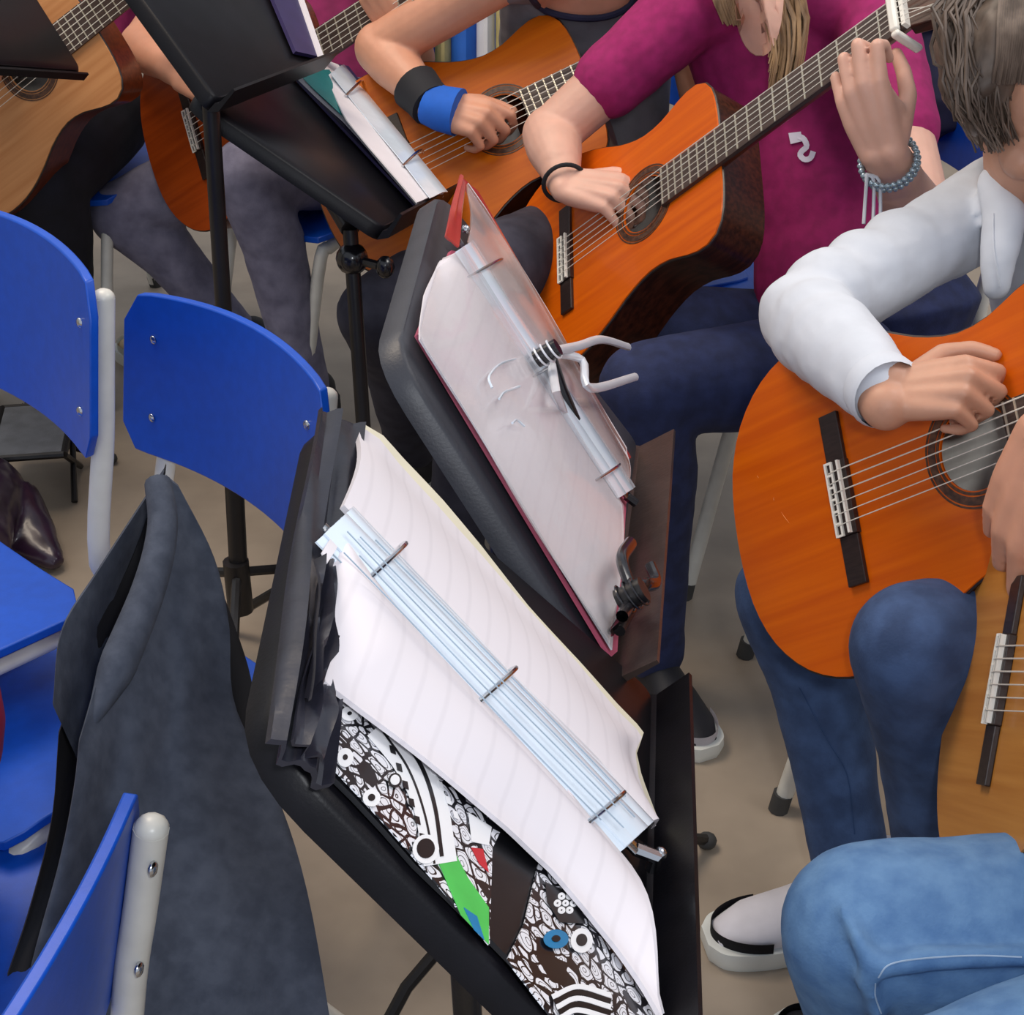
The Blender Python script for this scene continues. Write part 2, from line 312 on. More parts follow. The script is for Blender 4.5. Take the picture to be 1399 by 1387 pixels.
# ---------------------------------------------------------------- guitars
GP = [(-.165, 0), (-.163, .04), (-.154, .085), (-.132, .128), (-.095, .163), (-.05, .182), (-.005, .185), (.04, .176), (.085, .157), (.13, .133), (.175, .119), (.215, .121), (.25, .133), (.28, .139), (.303, .132), (.318, .108), (.324, .07), (.325, .03), (.325, 0)]
def outline(n=40):
    h = resample(spline(GP, 200), n); h[:, 1] = np.maximum(h[:, 1], 0)
    return np.concatenate([h, (h*[1, -1])[::-1][1:-1]])
def guitar(fr, label, top, side, group=None, nfrets=19, strings=True, capo=False, marks=False):
    g = empty('guitar', label, 'guitar', fr.M(), group)
    O = outline(); n = len(O); hc = V3(.172, 0); hr = .043
    ang = np.arctan2(O[:, 1]-hc[1], O[:, 0]-hc[0]); Hc = hc+hr*np.stack([np.cos(ang), np.sin(ang)], 1)
    b = MB()                                     # sides and back, a hollow box
    dp = lambda x: -.092+.010*(x+.165)/.49
    v = np.concatenate([np.c_[O, np.full(n, -.001)], np.c_[O, [dp(x) for x in O[:, 0]]]])
    b.add(v, [(i, (i+1) % n, n+(i+1) % n, n+i) for i in range(n)]+[tuple(range(n, 2*n))])
    obj('sides_and_back', b, side, g, angle=35)
    inn = MB(); inn.add(np.c_[(O-hc)*.97+hc, np.full(n, -.085)], [tuple(range(n))]); obj('inside_back', inn, 'inside_wood', g)
    s = MB()
    v = np.concatenate([np.c_[Hc, np.full(n, 0)], np.c_[O, np.full(n, 0)], np.c_[O*1.004, np.full(n, -.003)], np.c_[Hc, np.full(n, -.003)]])
    f = []
    for k in range(3): f += [(k*n+i, k*n+(i+1) % n, (k+1)*n+(i+1) % n, (k+1)*n+i) for i in range(n)]
    f += [(3*n+i, 3*n+(i+1) % n, (i+1) % n, i) for i in range(n)]
    s.add(v, f); sb = obj('soundboard', s, top, g, angle=30)
    e = MB(); e.tube(np.c_[np.r_[O, O[:1]]*1.003, np.full(n+1, -.004)], .0022, 6); obj('binding', e, 'ebony', g)
    A = np.linspace(0, 2*np.pi, 49); r = MB(); cs = np.stack([np.cos(A), np.sin(A)], 1)
    for ra, rb in ((.0445, .0475), (.049, .0575), (.059, .061)):
        r.slab(np.stack([np.c_[hc+cs*ra, np.full(49, .0008)], np.c_[hc+cs*rb, np.full(49, .0008)]]), (0, 0, .0012))
    obj('rosette', r, 'rosette_inlay', g)
    br = MB().box((0, 0, .004), (.014, .041, .004)).box((0, .068, .003), (.0125, .027, .0028)).box((0, -.068, .003), (.0125, .027, .0028))
    bo = obj('bridge', br, 'ebony', g, smooth=False, bevel=.001)
    tb = MB()
    for x in (-.0115, -.0035): tb.box((x, 0, .0092), (.0013, .041, .0014))
    for y in np.linspace(-.04, .04, 7): tb.box((-.0075, y, .0090), (.004, .0012, .0012))
    obj('tie_block', tb, 'bone', bo, smooth=False)
    obj('saddle', MB().box((.007, 0, .0095), (.0014, .04, .0028)), 'bone', bo, smooth=False)
    fx = lambda k: .65*2**(-k/12.0)
    fw = lambda x: .031-(.031-.026)*(x-.215)/(.65-.215)
    fb = MB().prism([(.213, -.031), (.65, -.026), (.65, .026), (.213, .031)], .0002, .0065); fo = obj('fretboard', fb, 'fretboard_wood', g, smooth=False)
    for k in range(1, nfrets+1):
        x = fx(k); o = obj('fret', MB().box((x, 0, .0069), (.0011, fw(x)-.0005, .0007)), 'fret_metal', fo, smooth=False)
    nk = MB()
    P = [(x, 0, .001) for x in np.linspace(.315, .655, 8)]
    nk.loft(P, [fw(x[0]) for x in P], [.022, .020, .019, .019, .019, .019, .019, .018], (0, 1, 0), 16)
    nv = nk.v[-1]; nv[:, 2] = np.minimum(nv[:, 2], .0002); obj('neck', nk, 'mahogany', g)
    obj('nut', MB().box((.652, 0, .0065), (.0028, .0262, .0052)), 'bone', g, smooth=False)
    hs = MB(); th = .018; c, sn = math.cos(.26), math.sin(.26)
    hp = [(.0, .026), (.03, .033), (.17, .037), (.185, .022), (.192, 0), (.185, -.022), (.17, -.037), (.03, -.033), (0, -.026)]
    hs.prism(hp, -th, 0); hv = hs.v[-1]; hs.v[-1] = np.stack([.653+hv[:, 0]*c+hv[:, 2]*sn, hv[:, 1], .002-hv[:, 0]*sn+hv[:, 2]*c], 1)
    ho = obj('headstock', hs, side, g, smooth=False, bevel=.002)
    for k in range(6):
        sg = 1 if k < 3 else -1; xx = .045+.045*(k % 3); y = .044*sg
        m_ = MB().tube([(0, .030*sg, -.009), (0, .052*sg, -.009)], .003, 8).sphere((0, .056*sg, -.009), (.009, .006, .007), 10, 6).tube([(0, .018*sg, -.010), (0, .018*sg, .006)], .004, 8)
        mv = np.concatenate(m_.v); m_.v = [np.stack([.653+(mv[:, 0]+xx)*c+mv[:, 2]*sn, mv[:, 1], .002-(mv[:, 0]+xx)*sn+mv[:, 2]*c], 1)]
        obj('tuning_peg', m_, 'bone', ho)
    if strings:
        for k in range(6):
            y0 = .029-.058*k/5; y1 = .0215-.043*k/5
            st = MB().tube([(-.009, y0, .0098), (.007, y0, .0124), (.652, y1, .0118), (.653+.045*(1+k % 3)*c*.95, .018*(1 if k < 3 else -1), .006-.045*(1+k % 3)*sn)], .00062 if k > 2 else .00078, 5)
            obj('string', st, 'nylon_string', g)
    if capo:
        obj('capo', MB().box((.640, 0, .013), (.006, .030, .005)).box((.640, -.034, -.008), (.006, .004, .024)), 'bone', g, bevel=.003)
    if marks:
        for x, y, l, a in ((-.088, .005, .018, 2.1), (-.118, .062, .004, 2.0), (-.10, .03, .004, 1.5)):
            d = V3(math.cos(a), math.sin(a))*l/2; q = V3(-d[1], d[0])*.05
            sc = MB().prism([(x-d[0], y-d[1]), (x+q[0], y+q[1]), (x+d[0], y+d[1]), (x-q[0]-.0006, y-q[1])], .0001, .0004)
            obj('scratch', sc, 'scratch_pale', sb, smooth=False)
    return g
G1 = Frame((.354, 1.486, .653), (.586, -.512, .628), (-.802, -.478, .359))
G2 = Frame((.084, 2.289, .610), (.611, -.434, .661), (-.791, -.337, .510))
G3 = Frame((-.169, 2.58, .661), (.894, -.002, .448), (-.300, -.745, .596))
G4 = Frame((-0.601, 3.001, 0.594), (.68, -.516, .521), (-.681, -.707, .189))
G5 = Frame((-1.013, 2.938, .636), (.81, -.107, .576), (-.271, -.94, .206))
G6 = Frame((.440, 1.168, .647), (.022, -.811, .585), (-.978, .102, .179))
guitar(G1, 'orange guitar with scratched top played by the person in white sleeves', 'cedar_deep', 'rosewood', marks=True)
guitar(G2, 'amber guitar with dark brown sides held by the person in magenta', 'cedar_deep', 'rosewood', capo=True)
guitar(G3, 'orange guitar behind the blue wristband, lap of the bare-armed player', 'cedar_amber', 'mahogany')
guitar(G4, 'dark reddish guitar on grey jeans behind the black music stand pole', 'cedar_dark', 'mahogany')
guitar(G5, 'pale tan guitar on black trousers, half under a music stand corner', 'spruce_tan', 'mahogany')
guitar(G6, 'honey coloured guitar seen nearly edge-on above the light blue knee', 'spruce_honey', 'mahogany')
# ---------------------------------------------------------------- music stands
def stand(fr, quad, label, dmat, base, lip=(.0, .05), feet=None, headh=None, knob=True, top=(0, 0, 0), flange=.022, pole_r=.0135, grey_lip=None):
    """quad: desk outline in the desk's own plane (far-top, near-top, near-bottom, far-bottom)"""
    base = V3(*base); root = empty('music_stand', label, 'music stand', Matrix.Translation(Vector(base)))
    W = lambda mb: mb.xf(fr)
    def put(name, mb, m, **k):
        mb.v = [v-base for v in mb.v]; return obj(name, mb, m, root, **k)
    q = np.asarray(quad, float); cen = q.mean(0)
    def rounded(q, r):
        out = []
        for i in range(4):
            p, a, c = q[i], q[i-1], q[(i+1) % 4]; d1 = nrm(a-p); d2 = nrm(c-p); rr = r[i]
            for t in np.linspace(0, 1, 6): out.append((1-t)**2*(p+d1*rr)+2*t*(1-t)*p+t*t*(p+d2*rr))
        return np.array(out)
    o = rounded(q, [.05, .05, .02, .02]); n = len(o)
    inner = cen+(o-cen)*.985
    d = MB(); v = np.concatenate([np.c_[inner, np.full(n, 0)], np.c_[o, np.full(n, -.004)], np.c_[o, np.full(n, -flange)], np.c_[inner, np.full(n, -flange)], np.c_[inner, np.full(n, -.004)]])
    f = [tuple(range(n)), tuple(range(4*n, 5*n))[::-1]]
    for k in range(4): f += [(k*n+i, k*n+(i+1) % n, (k+1)*n+(i+1) % n, (k+1)*n+i) for i in range(n)]
    d.add(v, f); put('desk', W(d), dmat, angle=50)
    nb, fb = q[2], q[3]; vdir = nrm(np.r_[(nb+fb)/2-(q[0]+q[1])/2, 0])     # down the slope
    l0 = np.r_[nb, 0]; l1 = np.r_[fb, 0]; h = lip[1]
    lp = MB(); prof = [(0, -.004), (.004, .0), (.006, h), (.010, h), (.012, -.008), (0, -.02)]
    rows = [[l0*(1-t)+l1*t+vdir*a+V3(0, 0, b) for a, b in prof+prof[:1]] for t in (0, 1)]
    lp.grid(rows); m_ = len(prof); lp.add(rows[0][:-1], [tuple(range(m_))]); lp.add(rows[1][:-1], [tuple(range(m_))]); put('ledge', W(lp), grey_lip or dmat, angle=30)
    th = fr.w(cen[0], cen[1], -.03)+V3(*top)                       # top of the pole under the desk
    a0 = fr.w(cen[0], cen[1], -flange)
    br = MB().tube([a0, (a0+th)/2-V3(0, 0, .015), th], .014, 10).box(fr.w(cen[0], cen[1], -.012), (.05, .04, .010), fr.R)
    put('bracket', br, 'black_metal')
    mid = th*.45+base*.55
    put('pole', MB().tube([th, mid], pole_r*.82, 14).tube([mid, base+V3(0, 0, .10)], pole_r, 14), 'black_metal')
    if knob:
        kb = th*.94+base*.06
        k_ = MB().sphere(kb, .024, 12, 8).tube([kb, kb+V3(.045, -.03, 0)], .007, 8).sphere(kb+V3(.05, -.033, 0), (.014, .014, .017), 10, 6); put('knob', k_, 'black_gloss')
        cl = MB().tube([mid+V3(0, 0, .03), mid-V3(0, 0, .03)], pole_r*1.5, 14); put('clutch', cl, 'black_gloss')
    put('hub', MB().tube([base+V3(0, 0, .19), base+V3(0, 0, .10)], pole_r*1.4, 14), 'black_metal')
    for k in range(3):
        p = V3(*feet[k]) if feet and k < len(feet) else base+.30*V3(math.cos(2.1*k+.6), math.sin(2.1*k+.6), 0)
        p = V3(p[0], p[1], .008); s = base+V3(0, 0, .17)
        lg = put('leg', MB().tube([s, s*.45+p*.55+V3(0, 0, .045), p+V3(0, 0, .006)], .008, 8), 'black_metal')
        ft = MB().sphere(p+V3(0, 0, .004), (.014, .014, .012), 10, 6); ft.v = [v-base for v in ft.v]; obj('rubber_foot', ft, 'foot_rubber', lg)
    return root
FN = Frame((-.014, .843, .857), (-.009, .996, -.094), (.738, .07, .671))
FM = Frame((.013, 1.367, .819), (.055, .996, -.065), (.837, -.01, .547))
FB = Frame((-.288, 2.367, .770), (.072, .984, -.163), (.572, .093, .815))
FA = Frame((-.431, 2.361, .972), (.285, .942, -.178), (.693, -.074, .718))
FL = Frame((-.88, 2.582, .96), (.299, .904, -.304), (.771, -.041, .636))
def quad(fr, *px): return [fr.l(x, y)[:2] for x, y in px]
qN = quad(FN, (446, 556), (362, 1010), (880, 1520), (893, 945))
qM = quad(FM, (600, 255), (540, 478), (828, 928), (872, 606))
qB = quad(FB, (335, 60), (262, 132), (525, 312), (614, 264))
qA = quad(FA, (300, -120), (100, -130), (296, 138), (442, 82))
qL = quad(FL, (-30, -130), (-300, -190), (-120, 82), (114, 98))
stand(FN, qN, 'black music stand closest to the camera under the doodle-covered binder', 'desk_black', (-.02, .90, 0), top=(.0, .0, -.03), lip=(0, .034), feet=[(-.05, .62, 0), (.22, 1.06, 0), (-.25, 1.06, 0)])
stand(FM, qM, 'grey-black music stand holding the red binder with the silver clamp', 'desk_grey', (-.02, 1.42, 0), lip=(0, .045), grey_lip='vinyl_brown', feet=[floorpt(965, 1158), (-.2, 1.2, 0), (-.18, 1.66, 0)])
stand(FB, qB, 'black music stand with the teal and white sheets, behind blue chair', 'desk_black', tuple(U(505, 640, 2.35)*V3(1, 1, 0)), top=tuple(U(492, 292, 2.30)-FB.t), lip=(0, .03), pole_r=.0135)
stand(FA, qA, 'tall black music stand whose pole crosses the grey jeans', 'desk_black', tuple(floorpt(336, 905)), top=tuple(U(305, 140, 2.12)-FA.t), lip=(0, .03), knob=False, pole_r=.0145)
stand(FL, qL, 'black music stand corner covering the pale tan guitar', 'desk_black', (-1.22, 2.62, 0), top=(-.2, 0, -.03), lip=(0, .006), feet=[floorpt(152, 634), (-1.5, 2.5, 0), (-1.3, 2.95, 0)])
# ---------------------------------------------------------------- ring binders and their sheets
def leaf(fr, inner, outer, h0, h1, bump, nr=26, nc=12, wav=0.0, seed=0, th=.0012):
    """sheet between two pixel-measured edges lying on the desk; rises near the spine"""
    a = resample(np.array([fr.l(x, y, h0) for x, y in inner]), nr); b = resample(np.array([fr.l(x, y, h1) for x, y in outer]), nr)
    G = np.zeros((nr, nc, 3)); r = np.random.default_rng(seed); ph = r.uniform(0, 6, 4)
    for j in range(nc):
        t = j/(nc-1); p = a*(1-t)+b*t; s = np.linspace(0, 1, nr)
        p[:, 2] += bump*math.sin(math.pi*min(1, t*1.15))*(1-t*.4)+wav*t*(np.sin(7*s+ph[0])+.6*np.sin(13*s+3*t+ph[1]))
        G[:, j] = p
    return G
def ring(fr, px0, px1, h, r=.0014, rise=.026):
    a = fr.l(*px0, h); b = fr.l(*px1, h); t = np.linspace(0, 1, 14)[:, None]; P = a*(1-t)+b*t
    P[:, 2] += rise*np.sin(np.pi*t[:, 0])-.004; return MB().tube(P, r, 8)
# --- near binder
def sheet(name, fr, root, m, G, th=.0012, **k):
    return obj(name, MB().slab(G, (0, 0, th)), m, root, **k)
BN = empty('ring_binder', 'open black binder with doodle print and white pages on the closest stand', 'binder', FN.M())
cv = MB()
def cover_patch(fr, px, nu, nv, h, wr, seed=0):  # four pixel corners (tl, tr, br, bl) -> wrinkled sheet
    c = [fr.l(x, y, h) for x, y in px]; G = np.zeros((nu, nv, 3)); r = np.random.default_rng(seed); ph = r.uniform(0, 6, 6)
    for i in range(nu):
        for j in range(nv):
            s, t = i/(nu-1), j/(nv-1); p = (1-s)*((1-t)*c[0]+t*c[1])+s*((1-t)*c[3]+t*c[2])
            p = p.copy(); p[2] += wr*(math.sin(13*t+2.5*s+ph[0])+.6*math.sin(22*t-4*s+ph[1])+.35*math.sin(9*s+6*t+ph[2])); G[i, j] = p
    return G
sheet('binder_cover', FN, BN, 'vinyl_black', cover_patch(FN, [(440, 556), (505, 585), (450, 1075), (372, 1008)], 40, 14, .012, .0035), .004)
sheet('inside_cover', FN, BN, 'doodle_black', cover_patch(FN, [(452, 890), (880, 1150), (820, 1440), (440, 1045)], 10, 10, .006, .0006), .003)
for k, px in enumerate(([(440, 800), (460, 945), (440, 1040), (400, 1010)], [(436, 760), (462, 770), (452, 900), (420, 960)])):
    sheet('cover_fold', FN, BN, 'vinyl_black', cover_patch(FN, px, 18, 8, .018+.006*k, .004, k+3), .002)
# doodle sheets under the page
def flat(fr, pts, h): return [fr.l(x, y, h)[:2] for x, y in pts]
d1 = MB().prism(flat(FN, [(470, 935), (700, 1100), (672, 1160), (668, 1292), (600, 1212), (520, 1120), (447, 1042)], .008), .0075, .0085); D1 = obj('doodle_sheet', d1, 'doodle_print', BN, smooth=False)
d2 = MB().prism(flat(FN, [(742, 1150), (860, 1240), (900, 1400), (760, 1400), (692, 1312), (716, 1262)], .008), .0075, .0085); D2 = obj('doodle_sheet', d2, 'doodle_print', BN, smooth=False)
def decal(par, m, pts, h=.0092, name='printed_shape'): return obj(name, MB().prism(flat(FN, pts, h), h-.0003, h), m, par, smooth=False)
decal(D1, 'doodle_green', [(600, 1180), (618, 1158), (640, 1200), (668, 1240), (668, 1290), (630, 1250)])
decal(D1, 'doodle_blue', [(634, 1240), (652, 1252), (662, 1284), (648, 1270)], .0096)
decal(D1, 'doodle_red', [(644, 1158), (660, 1160), (668, 1192), (655, 1180)])
decal(D1, 'doodle_white', [(640, 1110), (672, 1130), (668, 1155), (645, 1150)])
def strip(par, m, line, wpx, h=.0094):
    P = spline(line, 24); T = np.gradient(P, axis=0); Nn = np.stack([-T[:, 1], T[:, 0]], 1); Nn /= np.linalg.norm(Nn, axis=1)[:, None]
    G = np.array([[np.r_[FN.l(*(p+q*k), h)[:2], h] for k in (-wpx/2, wpx/2)] for p, q in zip(P, Nn)])
    obj('printed_band', MB().slab(G, (0, 0, .0003)), m, par, smooth=False)
strip(D1, 'doodle_white', [(520, 990), (560, 1040), (588, 1100), (602, 1180)], 46)
strip(D1, 'doodle_black', [(540, 995), (575, 1045), (594, 1100), (604, 1170)], 5, .0098)
strip(D1, 'doodle_black', [(524, 1000), (558, 1050), (580, 1110), (594, 1180)], 2.5, .0098)
for k in range(7):
    x, y = np.array((528, 1000))+np.array((9.5, 24))*k; x -= .3*k*k*.6
    decal(D1, 'doodle_black', [(x-5, y-6), (x+2, y-4), (x+4, y+7), (x-3, y+4)], .0099, 'printed_dash')
    x, y = np.array((552, 992))+np.array((10.5, 20))*k
    decal(D1, 'doodle_white', [(x+4, y-5), (x+10, y-3), (x+13, y+8), (x+6, y+5)], .0099, 'printed_dash')
def ringdecal(par, c, rx, ry, m1, m2, k=.62):
    A = np.linspace(0, 2*np.pi, 20, endpoint=False); P = [(c[0]+rx*math.cos(a), c[1]+ry*math.sin(a)) for a in A]; Q = [(c[0]+k*rx*math.cos(a), c[1]+k*ry*math.sin(a)-ry*.05) for a in A]
    decal(par, m1, P, .0100, 'printed_ring'); decal(par, m2, Q, .0104, 'printed_dot')
ringdecal(D1, (582, 1160), 18, 20, 'doodle_white', 'doodle_black', .68)
ringdecal(D1, (508, 1090), 12, 12, 'doodle_white', 'doodle_black', .4)
ringdecal(D1, (472, 1035), 11, 13, 'doodle_white', 'doodle_black', .3)
ringdecal(D1, (540, 1066), 9, 10, 'doodle_black', 'doodle_white', .7)
ringdecal(D1, (478, 975), 12, 10, 'doodle_white', 'doodle_black', .25)
ringdecal(D2, (760, 1283), 17, 13, 'doodle_blue', 'doodle_black', .35)
decal(D2, 'doodle_black', [(745, 1205), (790, 1225), (800, 1262), (765, 1260), (748, 1232)], .0096)
for a in np.linspace(0, 2*np.pi, 6, endpoint=False): ringdecal(D2, (773+11*math.cos(a), 1234+11*math.sin(a)), 5, 5, 'doodle_white', 'doodle_black', .2)
ringdecal(D2, (773, 1234), 4.5, 4.5, 'doodle_white', 'doodle_black', .2)
ringdecal(D2, (795, 1285), 15, 17, 'doodle_white', 'doodle_black', .5)
for k in range(5): strip(D2, 'doodle_black' if k % 2 else 'doodle_white', [(755+k*3, 1362+k*7), (790, 1348+k*8), (835, 1360+k*8)], 7, .0098+.0002*k)
# pages
sp = [(458, 715), (870, 1142)]
spt = spline([FN.l(*sp[0], .02), (FN.l(*sp[0], .02)+FN.l(*sp[1], .02))/2, FN.l(*sp[1], .02)], 8)
Gf = leaf(FN, [(470, 690), (880, 1128)], [(492, 583), (520, 600), (545, 630), (600, 688), (655, 752), (720, 832), (790, 908), (840, 968), (877, 1005), (866, 1030), (872, 1065), (897, 1128)], .022, .012, .010, 40, 14, .0012, 1)
sheet('page', FN, BN, 'page_print', Gf, .004)
Gy = leaf(FN, [(474, 688), (882, 1120)], [(497, 580), (524, 596), (549, 625), (604, 683), (659, 747), (724, 827), (794, 904), (844, 963), (879, 1000), (869, 1030), (876, 1060), (899, 1120)], .014, .008, .004, 40, 10, .0008, 2)
sheet('page', FN, BN, 'page_cream', Gy, .002)
Gn = leaf(FN, [(452, 720), (520, 800), (600, 890), (700, 1000), (790, 1098), (842, 1162)], [(447, 762), (443, 835), (444, 932), (500, 978), (560, 1025), (640, 1088), (700, 1134), (760, 1188), (800, 1235), (850, 1300), (880, 1345), (908, 1395)], .024, .016, .012, 44, 16, .0014, 5)
sheet('page', FN, BN, 'page_print', Gn, .003)
Ge = leaf(FN, [(842, 1160), (846, 1164)], [(908, 1392), (912, 1380)], .020, .016, .004, 4, 10)
sheet('page', FN, BN, 'page_white', leaf(FN, [(760, 1060), (850, 1166)], [(800, 1230), (907, 1385)], .021, .013, .012, 12, 10, .001, 8), .002)
tr = leaf(FN, [(452, 728), (462, 740)], [(440, 755), (447, 770)], .024, .024, .004, 4, 5); sheet('torn_corner', FN, BN, 'page_white', tr, .001)
# clear sleeve margins along the rings: several curved strips standing over the spine
for k, (o0, o1, hh) in enumerate(((-36, -4, .026), (-20, 14, .031), (2, 34, .030), (-8, 24, .034))):
    n_ = V3(.72, -.69); p0, p1 = np.array(sp[0], float), np.array(sp[1], float)
    ln = lambda o: [tuple(p0+n_*o), tuple(p1+n_*o)]
    Gs = leaf(FN, ln(o0), ln(o1), hh-.004, hh-.006, .008, 26, 8, .0006, 20+k); sheet('plastic_sleeve', FN, BN, 'sleeve_plastic', Gs, .0012)
for k, o_ in enumerate((-30, -19, -6, 6, 15, 27)):
    n_ = V3(.72, -.69); a_, b_ = np.array((462, 722))+n_[:2]*o_, np.array((868, 1140))+n_[:2]*o_
    P = [FN.l(*(a_*(1-t)+b_*t+n_[:2]*1.6*math.sin(5*t+k)), .041+.001*k-.00012*o_*o_*.15) for t in np.linspace(.02+.03*(k % 3), .97-.05*(k % 2), 16)]
    obj('sleeve_edge', MB().tube(P, .0005, 6), 'sleeve_line', BN)
spb = MB(); A0, A1 = FN.l(440, 720, .012), FN.l(868, 1160, .012); spb.tube([A0, A1], .007, 8, flat=.5); so = obj('spine_rail', spb, 'chrome', BN)
for a, b in (((494, 800), (552, 742)), ((644, 968), (702, 912)), ((790, 1135), (850, 1082))): obj('ring', ring(FN, a, b, .026, .0017, .020), 'chrome', so)
lv = MB().tube([A1, A1+V3(0, -.014, .006), A1+V3(.004, -.022, -.004)], .005, 8).sphere(A1+V3(.003, -.016, .008), .005, 8, 6); obj('ring_lever', lv, 'chrome', so)
# --- middle binder
BM = empty('ring_binder', 'open red binder of clear sleeves on the middle music stand', 'binder', FM.M())
sheet('back_cover', FM, BM, 'red_cover', cover_patch(FM, [(630, 242), (655, 262), (862, 625), (846, 640)], 10, 5, .012, .0004), .003)
sheet('front_cover', FM, BM, 'pink_edge', cover_patch(FM, [(606, 368), (660, 372), (850, 690), (832, 898)], 4, 4, .010, .0), .003) if 0 else None
fcv = MB().prism([FM.l(x, y, .004)[:2] for x, y in [(566, 460), (612, 345), (640, 350), (852, 680), (838, 893), (830, 900)]], .004, .008); obj('front_cover', fcv, 'pink_edge', BM, smooth=False)
sheet('cover_flap', FM, BM, 'red_cover', cover_patch(FM, [(630, 238), (638, 252), (626, 338), (610, 322)], 8, 5, .030, .001), .002)
sm = [(636, 335), (858, 672)]
for k in range(3):
    Gl = leaf(FM, [(640, 340), (850, 690)], [(606-3*k, 352+3*k), (590-5*k, 400), (573, 460), (640, 566), (700, 664), (770, 780), (836-k*2, 888-k*6)], .022+.002*k, .011+.002*k, .006, 24, 10, .0006, 30+k)
    sheet('page', FM, BM, 'page_print' if k == 2 else 'page_white', Gl, .0015)
    Gr = leaf(FM, [(640, 330), (858, 668)], [(640, 250), (664, 285), (740, 410), (800, 515), (856, 612)], .022+.002*k, .013+.002*k, .005, 22, 8, .0006, 40+k)
    sheet('page', FM, BM, 'brown_reflection' if k == 2 else 'page_white', Gr, .0015)  # top far page carries the pinkish brown reflection in its colour
sheet('plastic_sleeve', FM, BM, 'clear_film', leaf(FM, [(634, 336), (852, 690)], [(600, 365), (571, 462), (700, 668), (834, 880)], .030, .020, .006, 26, 14, .0016, 50), .0008)
sheet('plastic_sleeve', FM, BM, 'clear_film', leaf(FM, [(640, 332), (858, 668)], [(642, 254), (740, 415), (852, 612)], .030, .022, .005, 22, 8, .0012, 51), .0008)
for k, (o0, o1) in enumerate(((-16, 2), (-4, 12))):
    n_ = V3(.83, -.55); p0, p1 = np.array(sm[0], float), np.array(sm[1], float)
    sheet('plastic_sleeve', FM, BM, 'sleeve_plastic', leaf(FM, [tuple(p0+n_*o0), tuple(p1+n_*o0)], [tuple(p0+n_*o1), tuple(p1+n_*o1)], .028+.002*k, .026, .004, 18, 6, .0005, 60+k), .001)
A0, A1 = FM.l(622, 322, .014), FM.l(856, 678, .014)
so = obj('spine_rail', MB().tube([A0, A1], .006, 8, flat=.5), 'chrome', BM)
for a, b in (((640, 378), (690, 352)), ((728, 516), (760, 492)), ((812, 658), (848, 632))): obj('ring', ring(FM, a, b, .028, .0014, .014), 'chrome', so)
obj('ring_lever', MB().tube([A1, A1+V3(0, -.012, .004)], .005, 8), 'black_gloss', so); obj('ring_lever', MB().sphere(A0+V3(0, 0, .012), .0045, 8, 6), 'chrome', so)
for pts in ([(672, 530), (668, 515), (682, 498), (704, 490)], [(682, 545), (690, 535), (710, 528)], [(700, 578), (706, 574), (716, 582)]):
    P = spline([FM.l(x, y, .032) for x, y in pts], 12); obj('sleeve_glare', MB().tube(P, .0011, 6), 'sleeve_plastic', BM)  # glare on the plastic, modelled as pale raised squiggles
# --- binder on the far stand
BB = empty('ring_binder', 'open binder with white pages and a teal sheet on the far stand', 'binder', FB.M())
sheet('cover', FB, BB, 'purple_sheet', cover_patch(FB, [(372, 72), (476, 90), (614, 264), (570, 282)], 8, 6, .006, .0), .004)
sheet('page', FB, BB, 'page_white', leaf(FB, [(462, 88), (606, 268)], [(372, 72), (400, 96), (470, 160), (572, 278)], .022, .014, .006, 18, 8, .001, 70), .006)
sheet('divider', FB, BB, 'teal_sheet', leaf(FB, [(450, 95), (486, 152)], [(405, 98), (470, 160)], .031, .026, .001, 10, 6, .0003, 71), .001)
sheet('page', FB, BB, 'page_white', leaf(FB, [(466, 92), (606, 264)], [(446, 104), (470, 160), (520, 218), (570, 276)], .036, .030, .004, 16, 8, .0006, 72), .002)
sheet('plastic_sleeve', FB, BB, 'sleeve_plastic', leaf(FB, [(470, 88), (612, 262)], [(452, 100), (588, 270)], .042, .038, .004, 16, 6, .0006, 73), .0012)
for a, b in (((474, 128), (500, 112)), ((552, 224), (580, 206))): obj('ring', ring(FB, a, b, .040, .0022, .016), 'chrome', BB)
# sheet on stand A
SA = empty('folder', 'dark purple folder with a white edge on the tall stand', 'folder', FA.M())
sheet('cover', FA, SA, 'purple_sheet', cover_patch(FA, [(340, -80), (384, -80), (440, 78), (404, 70)], 6, 5, .010, .0), .006)
sheet('page', FA, SA, 'page_white', cover_patch(FA, [(382, -80), (388, -80), (443, 78), (437, 80)], 6, 3, .013, .0), .003)
